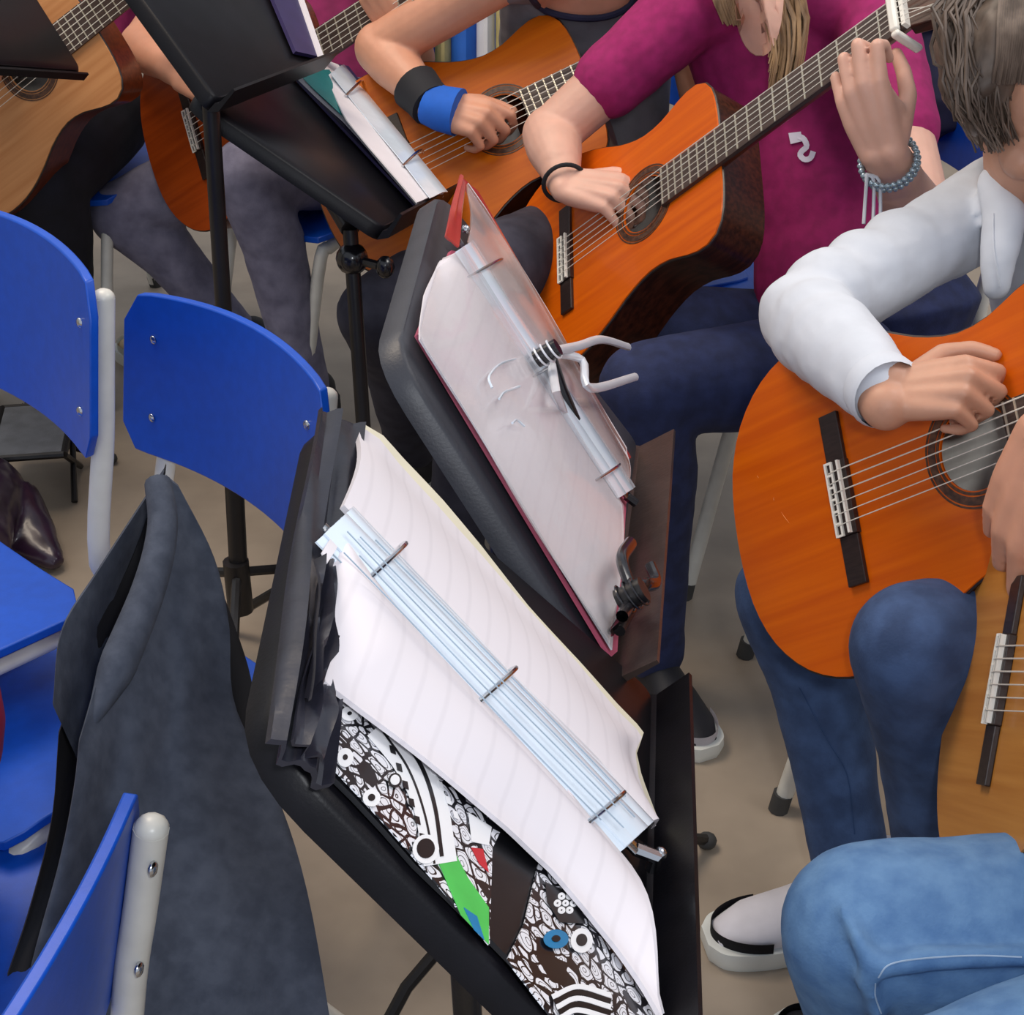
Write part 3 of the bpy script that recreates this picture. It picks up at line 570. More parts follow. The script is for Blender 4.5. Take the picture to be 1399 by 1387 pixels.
# ---------------------------------------------------------------- clamps
def clamp(fr, label, px, m, dark, h=.05, s=1.0):
    c = empty('spring_clamp', label, 'clamp', fr.M())
    L = lambda x, y, hh=h: fr.l(x, y, hh)
    jaw, t1, t2, t3, b1, b2, b3, pad0, pad1 = px
    obj('handle', MB().tube(spline([L(*jaw), L(*t1), L(*t2), L(*t3)], 16), .0048*s, 10, flat=.8), m, c)
    obj('handle', MB().tube(spline([L(*jaw, h-.012), L(*b1), L(*b2), L(*b3)], 16), .0048*s, 10, flat=.8), m, c)
    j = L(*jaw); k = MB().tube([j+V3(0, 0, -.014), j+V3(0, 0, .010)], .0085*s, 14); obj('pivot', k, dark, c)
    sg = MB(); t = np.linspace(0, 6*np.pi, 60); sg.tube(np.c_[j[0]+.010*s*np.cos(t), j[1]+.010*s*np.sin(t), j[2]-.012+t*.0011], .0011, 6); obj('spring', sg, m, c)
    obj('jaw', MB().tube([L(*jaw, h-.010), L(*pad0, h-.016), L(*pad1, h-.022)], [.006*s, .005*s, .004*s], 10), dark, c)
    obj('jaw', MB().tube([L(*jaw, h-.020), L(*((np.array(pad0)+(-8, 6)))), L(*(np.array(pad1)+(-12, 2)), h-.034)], [.005*s, .004*s, .003*s], 10), m, c)
    return c
clamp(FM, 'silver spring clamp gripping the edge of the red binder', [(750, 481), (790, 473), (822, 464), (858, 474), (795, 492), (806, 530), (868, 515), (768, 530), (788, 574)], 'clamp_metal', 'black_gloss')
clamp(FM, 'black spring clamp lying on the ledge below the red binder', [(866, 812), (856, 788), (850, 762), (862, 742), (880, 800), (896, 796), (888, 772), (858, 836), (846, 862)], 'black_gloss', 'black_metal', .05, 1.3)
# ---------------------------------------------------------------- chairs
def chair(cx, cy, yaw, label, seat_z=.45, back_z=.75, group='blue school chairs with white tube frames', tilt=.06, curv=.035, wd=.40, splay=.33, sw=1.0, inset=.024):
    fr = Frame((cx, cy, 0), (math.cos(yaw), math.sin(yaw), 0), (0, 0, 1)); r = empty('chair', label, 'chair', fr.M(), group)
    def panel(wd, hh, n, rnd):
        pts = []; 
        for i, (sx, sy) in enumerate(((1, 1), (-1, 1), (-1, -1), (1, -1))):
            for a in np.linspace(0, np.pi/2, 6): 
                t = a+i*np.pi/2; pts.append((sx*(wd/2-rnd)+rnd*math.cos(t), sy*(hh/2-rnd)+rnd*math.sin(t)))
        return np.array(pts)
    # back: bent panel, hollow side towards the sitter
    nu, nv = 21, 9; G = np.zeros((nu, nv, 3)); hh = .20; pyy = wd/2-inset
    px_ = lambda z, a: -.215-tilt*(z+.1)/.4-curv*(1-a*a)+.004
    for i in range(nu):
        for j in range(nv):
            a = (i/(nu-1)*2-1); b = (j/(nv-1)*2-1); e = max(0, abs(a)-.86)/.14; y = a*wd/2; zlim = hh/2-.035*(1-math.sqrt(max(0, 1-e*e)))
            z = b*zlim+.012*(1-a*a)*(b > 0)*b; G[i, j] = (-.215-tilt*(z+.1)/.4-curv*(1-a*a)+.004, y, back_z+z)
    bk = obj('backrest', MB().slab(G, (.011, 0, 0)), 'chair_blue', r, angle=50, bevel=.002)
    for y in (-wd/2+max(inset, .036), wd/2-max(inset, .036)):
        for z in (-.05, .05): 
            x = px_(z, y/wd*2)
            obj('rivet', MB().sphere((x+.001, y, back_z+z), (.003, .006, .006), 8, 6), 'chrome', bk)
            obj('rivet', MB().sphere((x-.031, y, back_z+z), (.003, .006, .006), 8, 6), 'chrome', bk)
    G = np.zeros((19, 15, 3))
    for i in range(19):
        for j in range(15):
            a = i/18*2-1; b = j/14*2-1; ea = max(0, abs(a)-.8)/.2; yl = .2-.05*(1-math.sqrt(max(0, 1-ea*ea)))
            G[i, j] = (a*.195, b*yl*sw, seat_z+.006*b*b-.02*max(0, a-.6)*2-.006)
    obj('seat', MB().slab(G, (0, 0, .012)), 'chair_blue', r, angle=50, bevel=.002)
    for s in (-1, 1):
        y = pyy*s; xo = -.024; ay = pyy/wd*2
        P = spline([(-splay, y*1.04, .012), (-.235, y, seat_z-.03), (-.22, y, seat_z+.05), (px_(-.09, ay)+xo, y, back_z-.09), (px_(.0, ay)+xo, y, back_z), (px_(.075, ay)+xo, y, back_z+.075)], 22)
        o = obj('rear_post', MB().tube(P, .0125, 12).sphere(P[-1], (.0125, .0125, .010), 12, 8), 'white_tube', r); obj('foot_cap', MB().tube([(-splay-.005, y*1.04, 0), (-splay+.002, y*1.04, .03)], .0145, 10), 'foot_rubber', o)
        y = .178*s*sw
        P = spline([(.24, y*1.05, .012), (.168, y, seat_z-.085), (.14, y, seat_z-.042), (.09, y, seat_z-.034), (-.10, y, seat_z-.033), (-.21, y, seat_z-.033)], 22)
        o = obj('front_leg', MB().tube(P, .0125, 12), 'white_tube', r); obj('foot_cap', MB().tube([(.244, y*1.05, 0), (.239, y*1.05, .03)], .0145, 10), 'foot_rubber', o)
    obj('cross_bar', MB().tube([(.12, -.178*sw, seat_z-.034), (.12, .178*sw, seat_z-.034)], .010, 10).tube([(-.15, -.178*sw, seat_z-.034), (-.15, .178*sw, seat_z-.024)], .010, 10), 'white_tube', r)
    return r
def chair_at_back(bx, by, yaw, *a, **k):         # place by the middle of the back panel
    chair(bx+.235*math.cos(yaw), by+.235*math.sin(yaw), yaw, *a, **k)
chair_at_back(-.584, 1.694, math.atan2(-.70, -.69), 'blue chair cut by the left frame edge, footstool visible below', back_z=.762, seat_z=.492)
chair_at_back(-.336, 1.66, math.radians(-137), 'blue chair with two rivets showing, directly behind the hanging jacket', back_z=.655, seat_z=.385, inset=.046, sw=.84)
chair_at_back(-.345, 1.19, math.radians(198), 'blue chair wearing the charcoal jacket on its back', back_z=.56, seat_z=.345, tilt=.0, wd=.18, splay=.44, sw=.75)
chair_at_back(-.326, .68, math.radians(168), 'blue chair seen edge-on with white post in front of the jacket', back_z=.685, seat_z=.40, curv=.02, tilt=.09)
chair(.618, 1.935, math.radians(180), 'chair under the person in white sleeves, white front leg showing')
chair(.50, 2.52, math.radians(190), 'chair under the person in magenta, blue back and white posts showing')
chair(.17, 2.72, math.radians(205), 'chair under the bare-armed player with the blue wristband')
chair(-.33, 3.10, math.radians(215), 'chair under the grey jeans, blue seat edge visible')
chair(-.88, 3.30, math.radians(240), 'chair under the black trousers and pale tan guitar')
chair(.58, 1.0, math.radians(180), 'chair under the person in light blue jeans')
# ---------------------------------------------------------------- people
def hand_pieces(mb, wr, xd, zd, side, curls, thumb, s=1.0, spread=(8, 2, -4, -10), nails=None):
    """palm, four fingers and a thumb; xd wrist to knuckles, zd back of the hand, side +1 right hand / -1 left hand"""
    wr = np.asarray(wr, float); x = nrm(xd); z = np.asarray(zd, float); z = nrm(z-x*(z@x)); y = side*np.cross(z, x)
    L = lambda a, b, c: wr+s*(a*x+b*y+c*z)
    D = lambda v: v[0]*x+v[1]*y+v[2]*z
    K = [(.090, .027, .003), (.094, .007, .006), (.088, -.013, .004), (.078, -.031, -.002)]
    FL = [(.043, .026, .021), (.048, .030, .022), (.044, .028, .022), (.035, .021, .019)]; FR = [.0092, .0096, .0092, .0080]
    for (a, b, c), r in zip(K, FR):
        mb.caps([L(0, b*.55, 0), L(.045, b*.8, c*.5), L(a, b, c)], [s*.0165, s*.0150, s*(r+.0018)], 10)
    mb.caps([L(.012, .016, -.006), L(.045, .026, -.010), L(.078, .022, -.006)], [s*.018, s*.015, s*.011], 10)
    mb.caps([L(.015, -.018, -.006), L(.065, -.027, -.006)], [s*.016, s*.012], 10)
    tips = []
    for k in range(4):
        p = V3(*K[k]); th = 0.0; sp = math.radians(spread[k]); P = [L(*p)]; R = [s*(FR[k]+.0014)]
        for q in range(3):
            th += math.radians(curls[k][q]); d = V3(math.cos(th)*math.cos(sp), math.cos(th)*math.sin(sp), -math.sin(th))
            p = p+d*FL[k][q]; P.append(L(*p)); R.append(s*FR[k]*(.98, .90, .74)[q])
        mb.caps(P, R, 10); nd = V3(math.sin(th)*math.cos(sp), math.sin(th)*math.sin(sp), math.cos(th)); tips.append((P[-1], D(d), D(nd), R[-1]))
    p = V3(.028, .030, -.012); P = [L(.012, .020, -.008), L(*p)]; R = [s*.016, s*.0145]
    for d, l, r in zip(thumb, (.042, .034, .026), (.0118, .0105, .0086)):
        d = nrm(d); p = p+d*l; P.append(L(*p)); R.append(s*r)
    mb.caps(P, R, 10); tips.append((P[-1], D(d), D(nrm(np.cross(d, (0, .6, -.8)))), R[-1]))
    return tips, L
def forearm(mb, el, wr, ydir, s=1.0, r0=.044, r1=.040, wk=1.0):
    el = np.asarray(el, float); wr = np.asarray(wr, float); y = nrm(ydir); d = wr-el
    mb.caps([el, el+d*.25, el+d*.62], [r0*s, r1*s*1.08, r1*s*.82], 14)
    for k in (-1, 1): mb.caps([el+d*.4, el+d*.75+y*k*.006, wr+y*k*.010*s*wk], [r1*s*.85, r1*s*.66, .0185*s*wk], 12)
def head_pieces(mb, c, fwd, up=(0, 0, 1), s=1.0):
    c = np.asarray(c, float); f = nrm(fwd); u = np.asarray(up, float); u = nrm(u-f*(u@f)); r = np.cross(f, u); R = np.stack([f, r, u], 1)
    P = lambda a, b, d: c+s*(a*f+b*r+d*u)
    mb.sphere(P(-.012, 0, .03), (.098*s, .077*s, .090*s), 20, 14, R)
    mb.sphere(P(.025, 0, -.035), (.066*s, .060*s, .080*s), 18, 12, R)
    mb.sphere(P(.062, 0, -.088), (.026*s, .028*s, .022*s), 12, 8, R)                     # chin
    mb.caps([P(.084, 0, .02), P(.098, 0, -.012), P(.107, 0, -.026)], [.009*s, .010*s, .0115*s], 10)   # nose
    for k in (-1, 1):
        mb.sphere(P(.098, k*.012, -.030), .0085*s, 8, 6)
        mb.caps([P(.078, k*.045, .036), P(.088, k*.016, .034)], [.011*s, .011*s], 8)      # brow
        mb.sphere(P(.058, k*.042, -.022), (.028*s, .022*s, .022*s), 10, 8, R)            # cheek
        mb.sphere(P(-.005, k*.078, -.004), (.018*s, .008*s, .030*s), 10, 8, R)           # ear
    mb.caps([P(.085, -.020, -.056), P(.093, 0, -.054), P(.085, .020, -.056)], [.006*s, .0075*s, .006*s], 8)
    mb.caps([P(.083, -.017, -.064), P(.090, 0, -.065), P(.083, .017, -.064)], [.006*s, .0075*s, .006*s], 8)
    return P, R
def face_parts(body, P, R, s):
    for k in (-1, 1):
        e = obj('eye', MB().sphere(P(.071, k*.031, .016), .0125*s, 14, 10), 'eye_white', body)
        obj('iris', MB().sphere(P(.0805, k*.031, .015), (.0032*s, .0055*s, .0055*s), 12, 8, R), 'iris_brown', e)
    obj('lips', MB().caps([P(.086, -.022, -.059), P(.0975, -.008, -.056), P(.0985, 0, -.058), P(.0975, .008, -.056), P(.086, .022, -.059)], [.002*s, .0042*s, .004*s, .0042*s, .002*s], 8), 'lips', body)
def torso_pieces(mb, pel, chest, neck, rs, ls, s=1.0):
    pel, chest, neck, rs, ls = [np.asarray(q, float) for q in (pel, chest, neck, rs, ls)]
    a = nrm(rs-ls); top = (rs+ls)/2*.6+neck*.4
    mb.loft([pel-V3(0, 0, .07), pel, pel*.6+chest*.4, chest, top, neck*.85+top*.15], [.13*s, .165*s, .135*s, .155*s, .150*s, .055*s], [.09*s, .115*s, .10*s, .112*s, .080*s, .05*s], a, 24)
    for q in (rs, ls): mb.caps([top*.75+q*.25, q], [.062*s, .052*s], 14)
def leg_pieces(mb, hip, knee, ank, s=1.0, rk=.066):
    hip, knee, ank = [np.asarray(q, float) for q in (hip, knee, ank)]
    mb.caps([hip, hip*.5+knee*.5, knee*.9+hip*.1, knee], [.088*s, .080*s, rk*s*1.05, rk*s], 18)
    d = ank-knee; back = nrm(hip-knee)
    mb.caps([knee, knee+d*.3+back*.016, knee+d*.62+back*.008, ank], [rk*s, .060*s, .052*s, .047*s], 18)
def shoe(parent, ank, toe, wht, side, name_colors, s=1.0):
    """sneaker from above the heel to the toe; toe and heel lie on the floor"""
    um, sm, lm, tm = name_colors
    toe = V3(toe[0], toe[1], 0); h = V3(ank[0], ank[1], 0); f = nrm(toe-h); heel = toe-f*.27*s; y = np.cross((0, 0, 1), f)
    S = [(0, .024), (.03, .033), (.09, .034), (.16, .042), (.21, .044), (.25, .036), (.268, .016)]
    def P(x, yy, z): return heel+s*(f*x+y*yy)+V3(0, 0, z*s)
    so = MB(); Lr = spline([(x, w_) for x, w_ in S], 44); o = np.concatenate([Lr, (Lr*[1, -1])[::-1]])
    v = [P(a, b, 0.0) for a, b in o]+[P((a-.13)*1.03+.13, b*1.06, .012) for a, b in o]+[P((a-.13)*1.02+.13, b*1.04, .028) for a, b in o]; n = len(o)
    so.add(v, [(k*n+i, k*n+(i+1) % n, (k+1)*n+(i+1) % n, (k+1)*n+i) for k in range(2) for i in range(n)]+[tuple(range(n))[::-1], tuple(range(2*n, 3*n))])
    up = MB(); up.loft([P(x, 0, zc) for x, zc in ((.008, .05), (.05, .06), (.11, .055), (.16, .044), (.215, .034), (.258, .026))], [.028*s, .034*s, .036*s, .041*s, .041*s, .022*s], [.045*s, .050*s, .045*s, .032*s, .024*s, .012*s], y, 20)
    up.caps([P(.05, 0, .06), P(.045, 0, .11)], [.036*s, .038*s], 14)
    u = fused('shoe', up, um, parent, .004, 4); obj('sole', so, sm, u, angle=55)
    tc = MB(); A = np.linspace(-1.56, 1.56, 28)
    rows = [[P(.195+.068*math.cos(a), .0445*math.sin(a), z) for a in A] for z in (.026, .044)]; obj('toe_band', MB().slab(np.array(rows), (0, 0, .002)), tm, u)
    for k in range(4): 
        x = .10+.026*k; z = .097-.0155*k
        obj('lace', MB().tube(spline([P(x, -.026, z-.016), P(x+.006, -.01, z), P(x+.010, .012, z), P(x+.004, .027, z-.016)], 8), .0034*s, 6), lm, u)
    return u
def person(label, skin, J, arms, cloth, shoes=None, head=None, group=None, vox=.0032, sleeve='short', extra=None, hands=None):
    b = MB(); torso_pieces(b, J['pel'], J['chest'], J['neck'], J['rs'], J['ls'], .86)
    J['legs'] = [(h_, k_, V3(a_[0], a_[1], min(a_[2], .105))) for h_, k_, a_ in J['legs']]
    hd = None
    if head:
        b.caps([np.asarray(J['neck'])*.8+np.asarray(head['c'])*.2, np.asarray(J['neck'])*.35+np.asarray(head['c'])*.65-V3(0, 0, .03)], [.052, .047], 14)
        hd = head_pieces(b, head['c'], head['f'], head.get('u', (0, 0, 1)), head.get('s', 1.0))
    tips = {}
    for side, A in arms.items():
        sh = J['rs'] if side > 0 else J['ls']
        b.caps([sh, np.asarray(sh)*.5+np.asarray(A['el'])*.5, A['el']], [.048, .045*A.get('k', 1), .041*A.get('k', 1)], 14)
        yv = side*np.cross(nrm(A['z']), nrm(A['x']))
        forearm(b, A['el'], A['wr'], yv, A.get('k', 1), wk=A.get('wk', 1))
        tips[side] = hand_pieces(b, A['wr'], A['x'], A['z'], side, A['curl'], A['thumb'], A.get('s', 1), A.get('spread', (8, 2, -4, -10)))
    body = fused('person', b, skin, None, vox, 6); tag(body, label, 'person', group)
    if hd and head.get('face', True): face_parts(body, hd[0], hd[1], head.get('s', 1.0))
    for side, A in arms.items():
        if A.get('nails'):
            for tp, d, nd, r in tips[side][0]:
                R = np.stack([d, np.cross(nd, d), nd], 1)
                obj('fingernail', MB().sphere(tp+d*r*.30+nd*r*.62, (r*1.15, r*.78, r*.42), 10, 6, R), 'nail_pearl', body)
    legs = MB()
    for hip, kn, an in J['legs']: leg_pieces(legs, hip, kn, an, J.get('ks', 1))
    pel = np.asarray(J['pel'], float); a = nrm(np.asarray(J['rs'])-np.asarray(J['ls']))
    legs.loft([pel-V3(0, 0, .06), pel+V3(0, 0, .02), pel*.8+np.asarray(J['chest'])*.2], [.15, .178, .150], [.10, .125, .11], a, 24)
    for q in J.get('creases', []): legs.caps(q[0], q[1], 8)
    tr = fused(cloth['legs_name'], legs, cloth['legs'], body, .0055, 5, .006, .07)
    sh = MB(); torso_pieces(sh, pel+(np.asarray(J['chest'])-pel)*.08, J['chest'], np.asarray(J['neck'])*.93+np.asarray(J['chest'])*.07-V3(0, 0, .02), J['rs'], J['ls'], 1.0)
    for side, A in arms.items():
        s0 = np.asarray(J['rs'] if side > 0 else J['ls'], float); e = np.asarray(A['el'], float); w_ = np.asarray(A['wr'], float)
        if sleeve == 'short':
            sh.caps([s0, s0*.45+e*.55], [.062, .056], 16)
        elif sleeve == 'long':
            sh.caps([s0, s0*.5+e*.5, e], [.058, .050, .050], 18); sh.caps([e, e*.55+w_*.45, e*.1+w_*.9], [.050, .049, .037], 18)
    if extra: extra(sh, body)
    top = fused(cloth['top_name'], sh, cloth['top'], body, .0045, 4, cloth.get('folds', .008), .06)
    done = [sc[0] for sc in shoes or []]
    for sc in shoes or []: shoe(body, *sc)
    for h_, k_, a_ in J['legs']:               # the other feet stand flat on the floor too
        if any(np.linalg.norm((a_-d)[:2]) < .12 for d in done): continue
        dr = (np.asarray(k_)-np.asarray(h_))*V3(1, 1, 0); dr = nrm(dr)
        shoe(body, a_, a_+dr*.20, None, 1, cloth.get('shoes', ('shoe_black', 'shoe_sole', 'shoe_white', 'shoe_black')))
    if head and head.get('hair'):
        c, f = V3(*head['c']), nrm(head['f']); u = nrm(V3(0, 0, 1)-f*f[2]); r_ = np.cross(f, u); R = np.stack([f, r_, u], 1); hb = MB()
        hb.sphere(c-f*.028+u*.048, (.100, .088, .090), 20, 14, R); hb.sphere(c-f*.055-u*.01, (.072, .085, .095), 18, 12, R); hb.sphere(c-f*.075-u*.10, (.045, .065, .10), 16, 10, R)
        fused('hair', hb, head['hair'], body, .006, 5, .014, .04)
    return body, tr, top, tips
RLX = [(35, 45, 25), (40, 50, 30), (48, 55, 30), (52, 55, 30)]
PLUCK = [(48, 62, 30), (58, 66, 34), (66, 70, 36), (70, 72, 36)]
TH = ((.80, .45, -.35), (.95, .10, -.30), (.96, -.05, -.25))
def hair_strands(name, m, parent, base, n, path, r=.004, seg=10):
    r_ = np.random.default_rng(n); mb = MB()
    for k in range(n):
        P = spline(path(r_), seg); mb.tube(P, np.linspace(r, r*.35, seg)*r_.uniform(.6, 1.3), 5)
    for b_ in base: b_(mb)
    return obj(name, mb, m, parent, angle=60)
# --- white sleeves, jeans, orange guitar in front
g = G1
p1_wr = g.hit(1212, 538, .082); p1_el = g.hit(1098, 432, .015)
c1 = U(1428, 140, 1.78); f1 = nrm((.15, -.88, -.36))
J1 = dict(pel=V3(.76, 1.80, .53), chest=U(1500, 400, 1.93), neck=U(1455, 240, 1.90), rs=U(1378, 268, 1.93), ls=U(1580, 330, 1.70),
          legs=[(V3(.70, 1.90, .52), U(1078, 815, 1.95), U(1168, 1210, 2.02)), (U(1560, 850, 1.76), U(1250, 885, 1.60), U(1300, 1230, 1.86))])
def lapel(sh, body):
    pts = [U(1362, 250, 1.82), U(1372, 300, 1.80), U(1366, 345, 1.79), U(1362, 392, 1.79)]
    sh.caps(pts, [.022, .024, .022, .016], 12)
    e, w_, s0 = p1_el, p1_wr, np.asarray(J1['rs'])
    for t, r in ((.86, .051), (.70, .050), (.52, .049)): 
        p = s0*(1-t)+e*t; sh.caps([p+V3(.0, 0, .004), p+V3(-.008, 0, .006)], [r, r], 14)
    for t, r in ((.16, .053), (.34, .051), (.78, .0405)):
        p = e*(1-t)+w_*t; sh.caps([p, p+.008*nrm(w_-e)], [r, r*.98], 14)
b1, tr1, top1, _ = person('person in white long sleeves and blue jeans bent over the orange guitar', 'skin_tan', J1,
    {1: dict(el=p1_el, wr=p1_wr, x=g.d(.84, -.14, -.42), z=g.d(.55, .28, .80), curl=[(44, 62, 62), (56, 70, 44), (64, 74, 40), (68, 76, 40)], thumb=((.72, .66, -.10), (.95, .12, -.16), (.93, -.30, -.22)), s=.84, wk=1.35),
     -1: dict(el=U(1640, 620, 1.55), wr=g.w(.52, -.075, -.02), x=g.d(.1, .4, .6), z=g.d(.2, -.9, .4), curl=RLX, thumb=TH)},
    dict(top='cotton_white', top_name='shirt', legs='denim_mid', legs_name='jeans', folds=.007), [(U(1170, 1215, 2.02), floorpt(962, 1300), None, 1, ('shoe_white', 'shoe_sole', 'lace_lilac', 'shoe_black'))],
    dict(c=c1, f=f1, s=1.05), sleeve='long', vox=.0028, extra=lapel)
cuff = MB(); d_ = nrm(p1_wr-p1_el); q_ = p1_el*.1+p1_wr*.9+d_*.022
cuff.tube([q_-d_*.020, q_-d_*.004, q_+d_*.004], [.0375, .0385, .0355], 24, False); 
obj('cuff', cuff, 'cotton_white', top1)
ph = Frame(c1, f1, (0, 0, 1)) if 0 else None
hz = MB()
for x, y, D, r in ((1412, 20, 1.82, .100), (1362, 62, 1.82, .072), (1345, 110, 1.83, .050), (1352, 165, 1.84, .034), (1408, 40, 1.73, .060), (1372, 62, 1.73, .050), (1352, 108, 1.735, .040), (1440, 40, 1.73, .06), (1346, 150, 1.75, .028), (1460, 70, 1.88, .10)): hz.sphere(U(x, y, D), r, 16, 12)
hr1 = fused('hair', hz, 'hair_brown', b1, .006, 5, .022, .04)
def path1(r):
    k = r.uniform(0, 1); q = r.normal(0, 14, 8); D = 1.715+.10*r.uniform(0, 1)
    return [U(1420+q[0], -50+q[1], D), U(1385-75*k+q[2], 0+q[3]*.6, D-.01*k), U(1376-78*k+q[4]*.8, 70+q[5], D-.015), U(1376-66*k+q[6]*.8, 128+q[7], D-.01), U(1382-38*k+q[1]*.6, 160+50*r.uniform(0, 1), D+.02)]
hair_strands('hair_strands', 'hair_brown', b1, [], 420, path1, .0026)
def path1b(r):
    k = r.uniform(-1, 1); return [U(1405+k*36, -30, 1.70), U(1398+k*34, 30, 1.665), U(1392+k*30, 75, 1.665), U(1386+k*30, 108+r.uniform(-10, 8), 1.68)]
hair_strands('fringe', 'hair_brown', b1, [], 240, path1b, .0024)
# seams of the jeans
# --- magenta shirt
g = G2
p2_wr = g.hit(772, 252, .060); p2_el = g.hit(752, 184, .05)
p2_lw = U(1208, 208, 1.97); p2_le = U(1264, 318, 2.20)
J2 = dict(pel=U(1180, 440, 2.52), chest=U(1100, 130, 2.52), neck=U(1045, -60, 2.50), rs=U(932, 22, 2.42), ls=U(1192, 18, 2.38),
          legs=[(U(1120, 470, 2.62), U(800, 448, 2.48), U(820, 740, 2.78)), (U(1150, 500, 2.36), U(880, 530, 2.22), U(893, 890, 2.45))], ks=.98)
b2, tr2, top2, tp2 = person('person in magenta shirt playing a guitar, white squiggle on the shirt', 'skin_light', J2,
    {1: dict(el=p2_el, wr=p2_wr, x=g.d(.60, -.30, -.48), z=g.d(.62, .10, .80), curl=[(40, 52, 30), (46, 54, 30), (50, 54, 30), (46, 46, 20)], thumb=((.80, .50, -.1), (.96, .12, -.05), (.97, -.1, -.05)), nails=True, s=.90, spread=(6, 0, -8, -18)),
     -1: dict(el=p2_le, wr=p2_lw, x=U(1160, 70, 1.93)-p2_lw, z=(-.55, -.80, .18), curl=[(18, 88, 50), (22, 92, 50), (26, 94, 50), (30, 96, 50)], thumb=((.55, .15, -.8), (.8, -.1, -.6), (.9, -.2, -.4)), s=.95)},
    dict(top='magenta_knit', top_name='shirt', legs='denim_navy', legs_name='trousers', folds=.006), [(U(893, 890, 2.45), floorpt(968, 1040), None, 1, ('shoe_black', 'shoe_sole', 'shoe_white', 'shoe_white'), .9), (U(925, 960, 2.4), floorpt(950, 1052), None, 1, ('shoe_black', 'shoe_black', 'shoe_black', 'shoe_black'), .85)][:1],
    dict(c=U(1025, -190, 2.42), f=(-.6, -.5, -.55)), vox=.0028)
# hair falling over the shoulder
def path2(r):
    x0 = r.uniform(985, 1085); k = r.uniform(-1, 1); D = 2.30+r.uniform(-.02, .03); e = r.uniform(60, 118)
    xe = 1062+k*26
    return [U(x0, -170, D+.05), U(x0*.6+.4*1070+k*12, -70, D), U(1074+k*28, 15, D), U(1078+k*22, e*.65, D+.01), U(1070+k*20, e+6, D+.02)]
def path2b(r):
    k = r.uniform(-1, 1); D = 2.34; return [U(960+k*20, -160, D), U(975+k*14, -60, D), U(985+k*14, -10, D), U(1000+k*12, 22+r.uniform(0, 14), D+.02)]
hair_strands('hair', 'hair_blond', b2, [], 260, path2, .0042); hair_strands('hair', 'hair_blond', b2, [], 90, path2b, .004)
cap = MB(); hc2 = U(1025, -190, 2.42); cap.sphere(hc2+V3(.03, .03, .04), (.11, .105, .11), 18, 12); fused('hair', cap, 'hair_blond', b2, .007, 4, .015, .05)
# skin of the neckline
nk = MB(); 
def onshirt(px, py, D0=None, off=.002):
    """first hit of the sight line on an already built garment"""
    dg = bpy.context.evaluated_depsgraph_get(); d = ray(px, py)
    ok, loc, no, idx, ob, mt_ = SC.ray_cast(dg, Vector(CAM+d*(D0 or .3)), Vector(nrm(d)))
    return np.array(loc)-nrm(d)*off if ok else U(px, py, 2.4)
bpy.context.view_layer.update()
def skin_patch(name, par, m, edge, c, D0, lift):      # bare skin inside a neckline, laid over the chest
    e = resample(spline(edge, 60), 28); c = np.array(c, float); rows = []
    for k in np.linspace(0.02, 1, 8): rows.append([onshirt(*(c+(p-c)*k), D0, lift*(1-.55*k**3)) for p in e])
    return obj(name, MB().slab(np.array(rows), -FWD*.006), m, par), np.array(rows[-1])
skin_patch('neckline_skin', b2, 'skin_light', [(1002, -40), (1004, 0), (1008, 35), (1018, 62), (1034, 76), (1052, 70), (1064, 45), (1070, 10), (1072, -40)], (1036, -30), 2.2, .007)
# printed squiggle with an arrow head
sq = spline([(1090, 186), (1098, 190), (1102, 200), (1096, 206), (1093, 212), (1099, 218), (1107, 216), (1111, 207)], 20)
pts = [onshirt(x, y, 2.1) for x, y in sq]; lg = MB()
T = np.gradient(sq, axis=0); Nn = np.stack([-T[:, 1], T[:, 0]], 1); Nn /= np.linalg.norm(Nn, axis=1)[:, None]
G = np.array([[p+(q[0]*RGT-q[1]*UPV)*k for k in (-.0042, .0042)] for p, q in zip(pts, Nn)]); lg.slab(G, FWD*.001)
h_ = [onshirt(x, y, 2.1) for x, y in ((1077, 182), (1094, 180), (1096, 193), (1080, 197))]; lg.slab(np.array([[h_[0], h_[1]], [h_[3], h_[2]]]), FWD*.001)
obj('printed_squiggle', lg, 'logo_white', top2, smooth=False)
# bracelets and hair tie
def bracelet(par, c, axis, r, m, tube=.004, name='bracelet', n=28, k=1.0, ax2=None):
    a = nrm(axis); u = nrm(np.cross(a, (0, 0, 1) if abs(a[2]) < .9 else (1, 0, 0))) if ax2 is None else nrm(np.asarray(ax2)-a*(np.asarray(ax2)@a)); v = np.cross(a, u); t = np.linspace(0, 2*np.pi, n+1)
    return obj(name, MB().tube(c+r*np.cos(t)[:, None]*u+k*r*np.sin(t)[:, None]*v, tube, 8, False), m, par)
d_ = nrm(p2_lw-p2_le); bc = p2_lw-d_*.028; 
obj_b = MB(); u = nrm(np.cross(d_, (0, 0, 1))); v = np.cross(d_, u)
for t in np.linspace(0, 2*np.pi, 30, endpoint=False):
    for o in (-.006, .005): obj_b.sphere(bc+d_*o+.0345*(np.cos(t)*u+np.sin(t)*v), .0042, 8, 6)
obj('bracelet', obj_b, 'bead_silver', b2)
for dx in (0, 9, 16): 
    P = [bc+V3(-.03, -.012, -.012), U(1184+dx, 245, 1.99), U(1182+dx*1.3, 275, 2.0), U(1180+dx*1.4, 306, 2.0)]; obj('bracelet_cord', MB().tube(spline(P, 12), .0022, 6), 'cotton_white', b2)
bracelet(b2, p2_wr-.004*nrm(p2_wr-p2_el), p2_wr-p2_el, .0315, 'band_black', .0034, 'hair_tie')
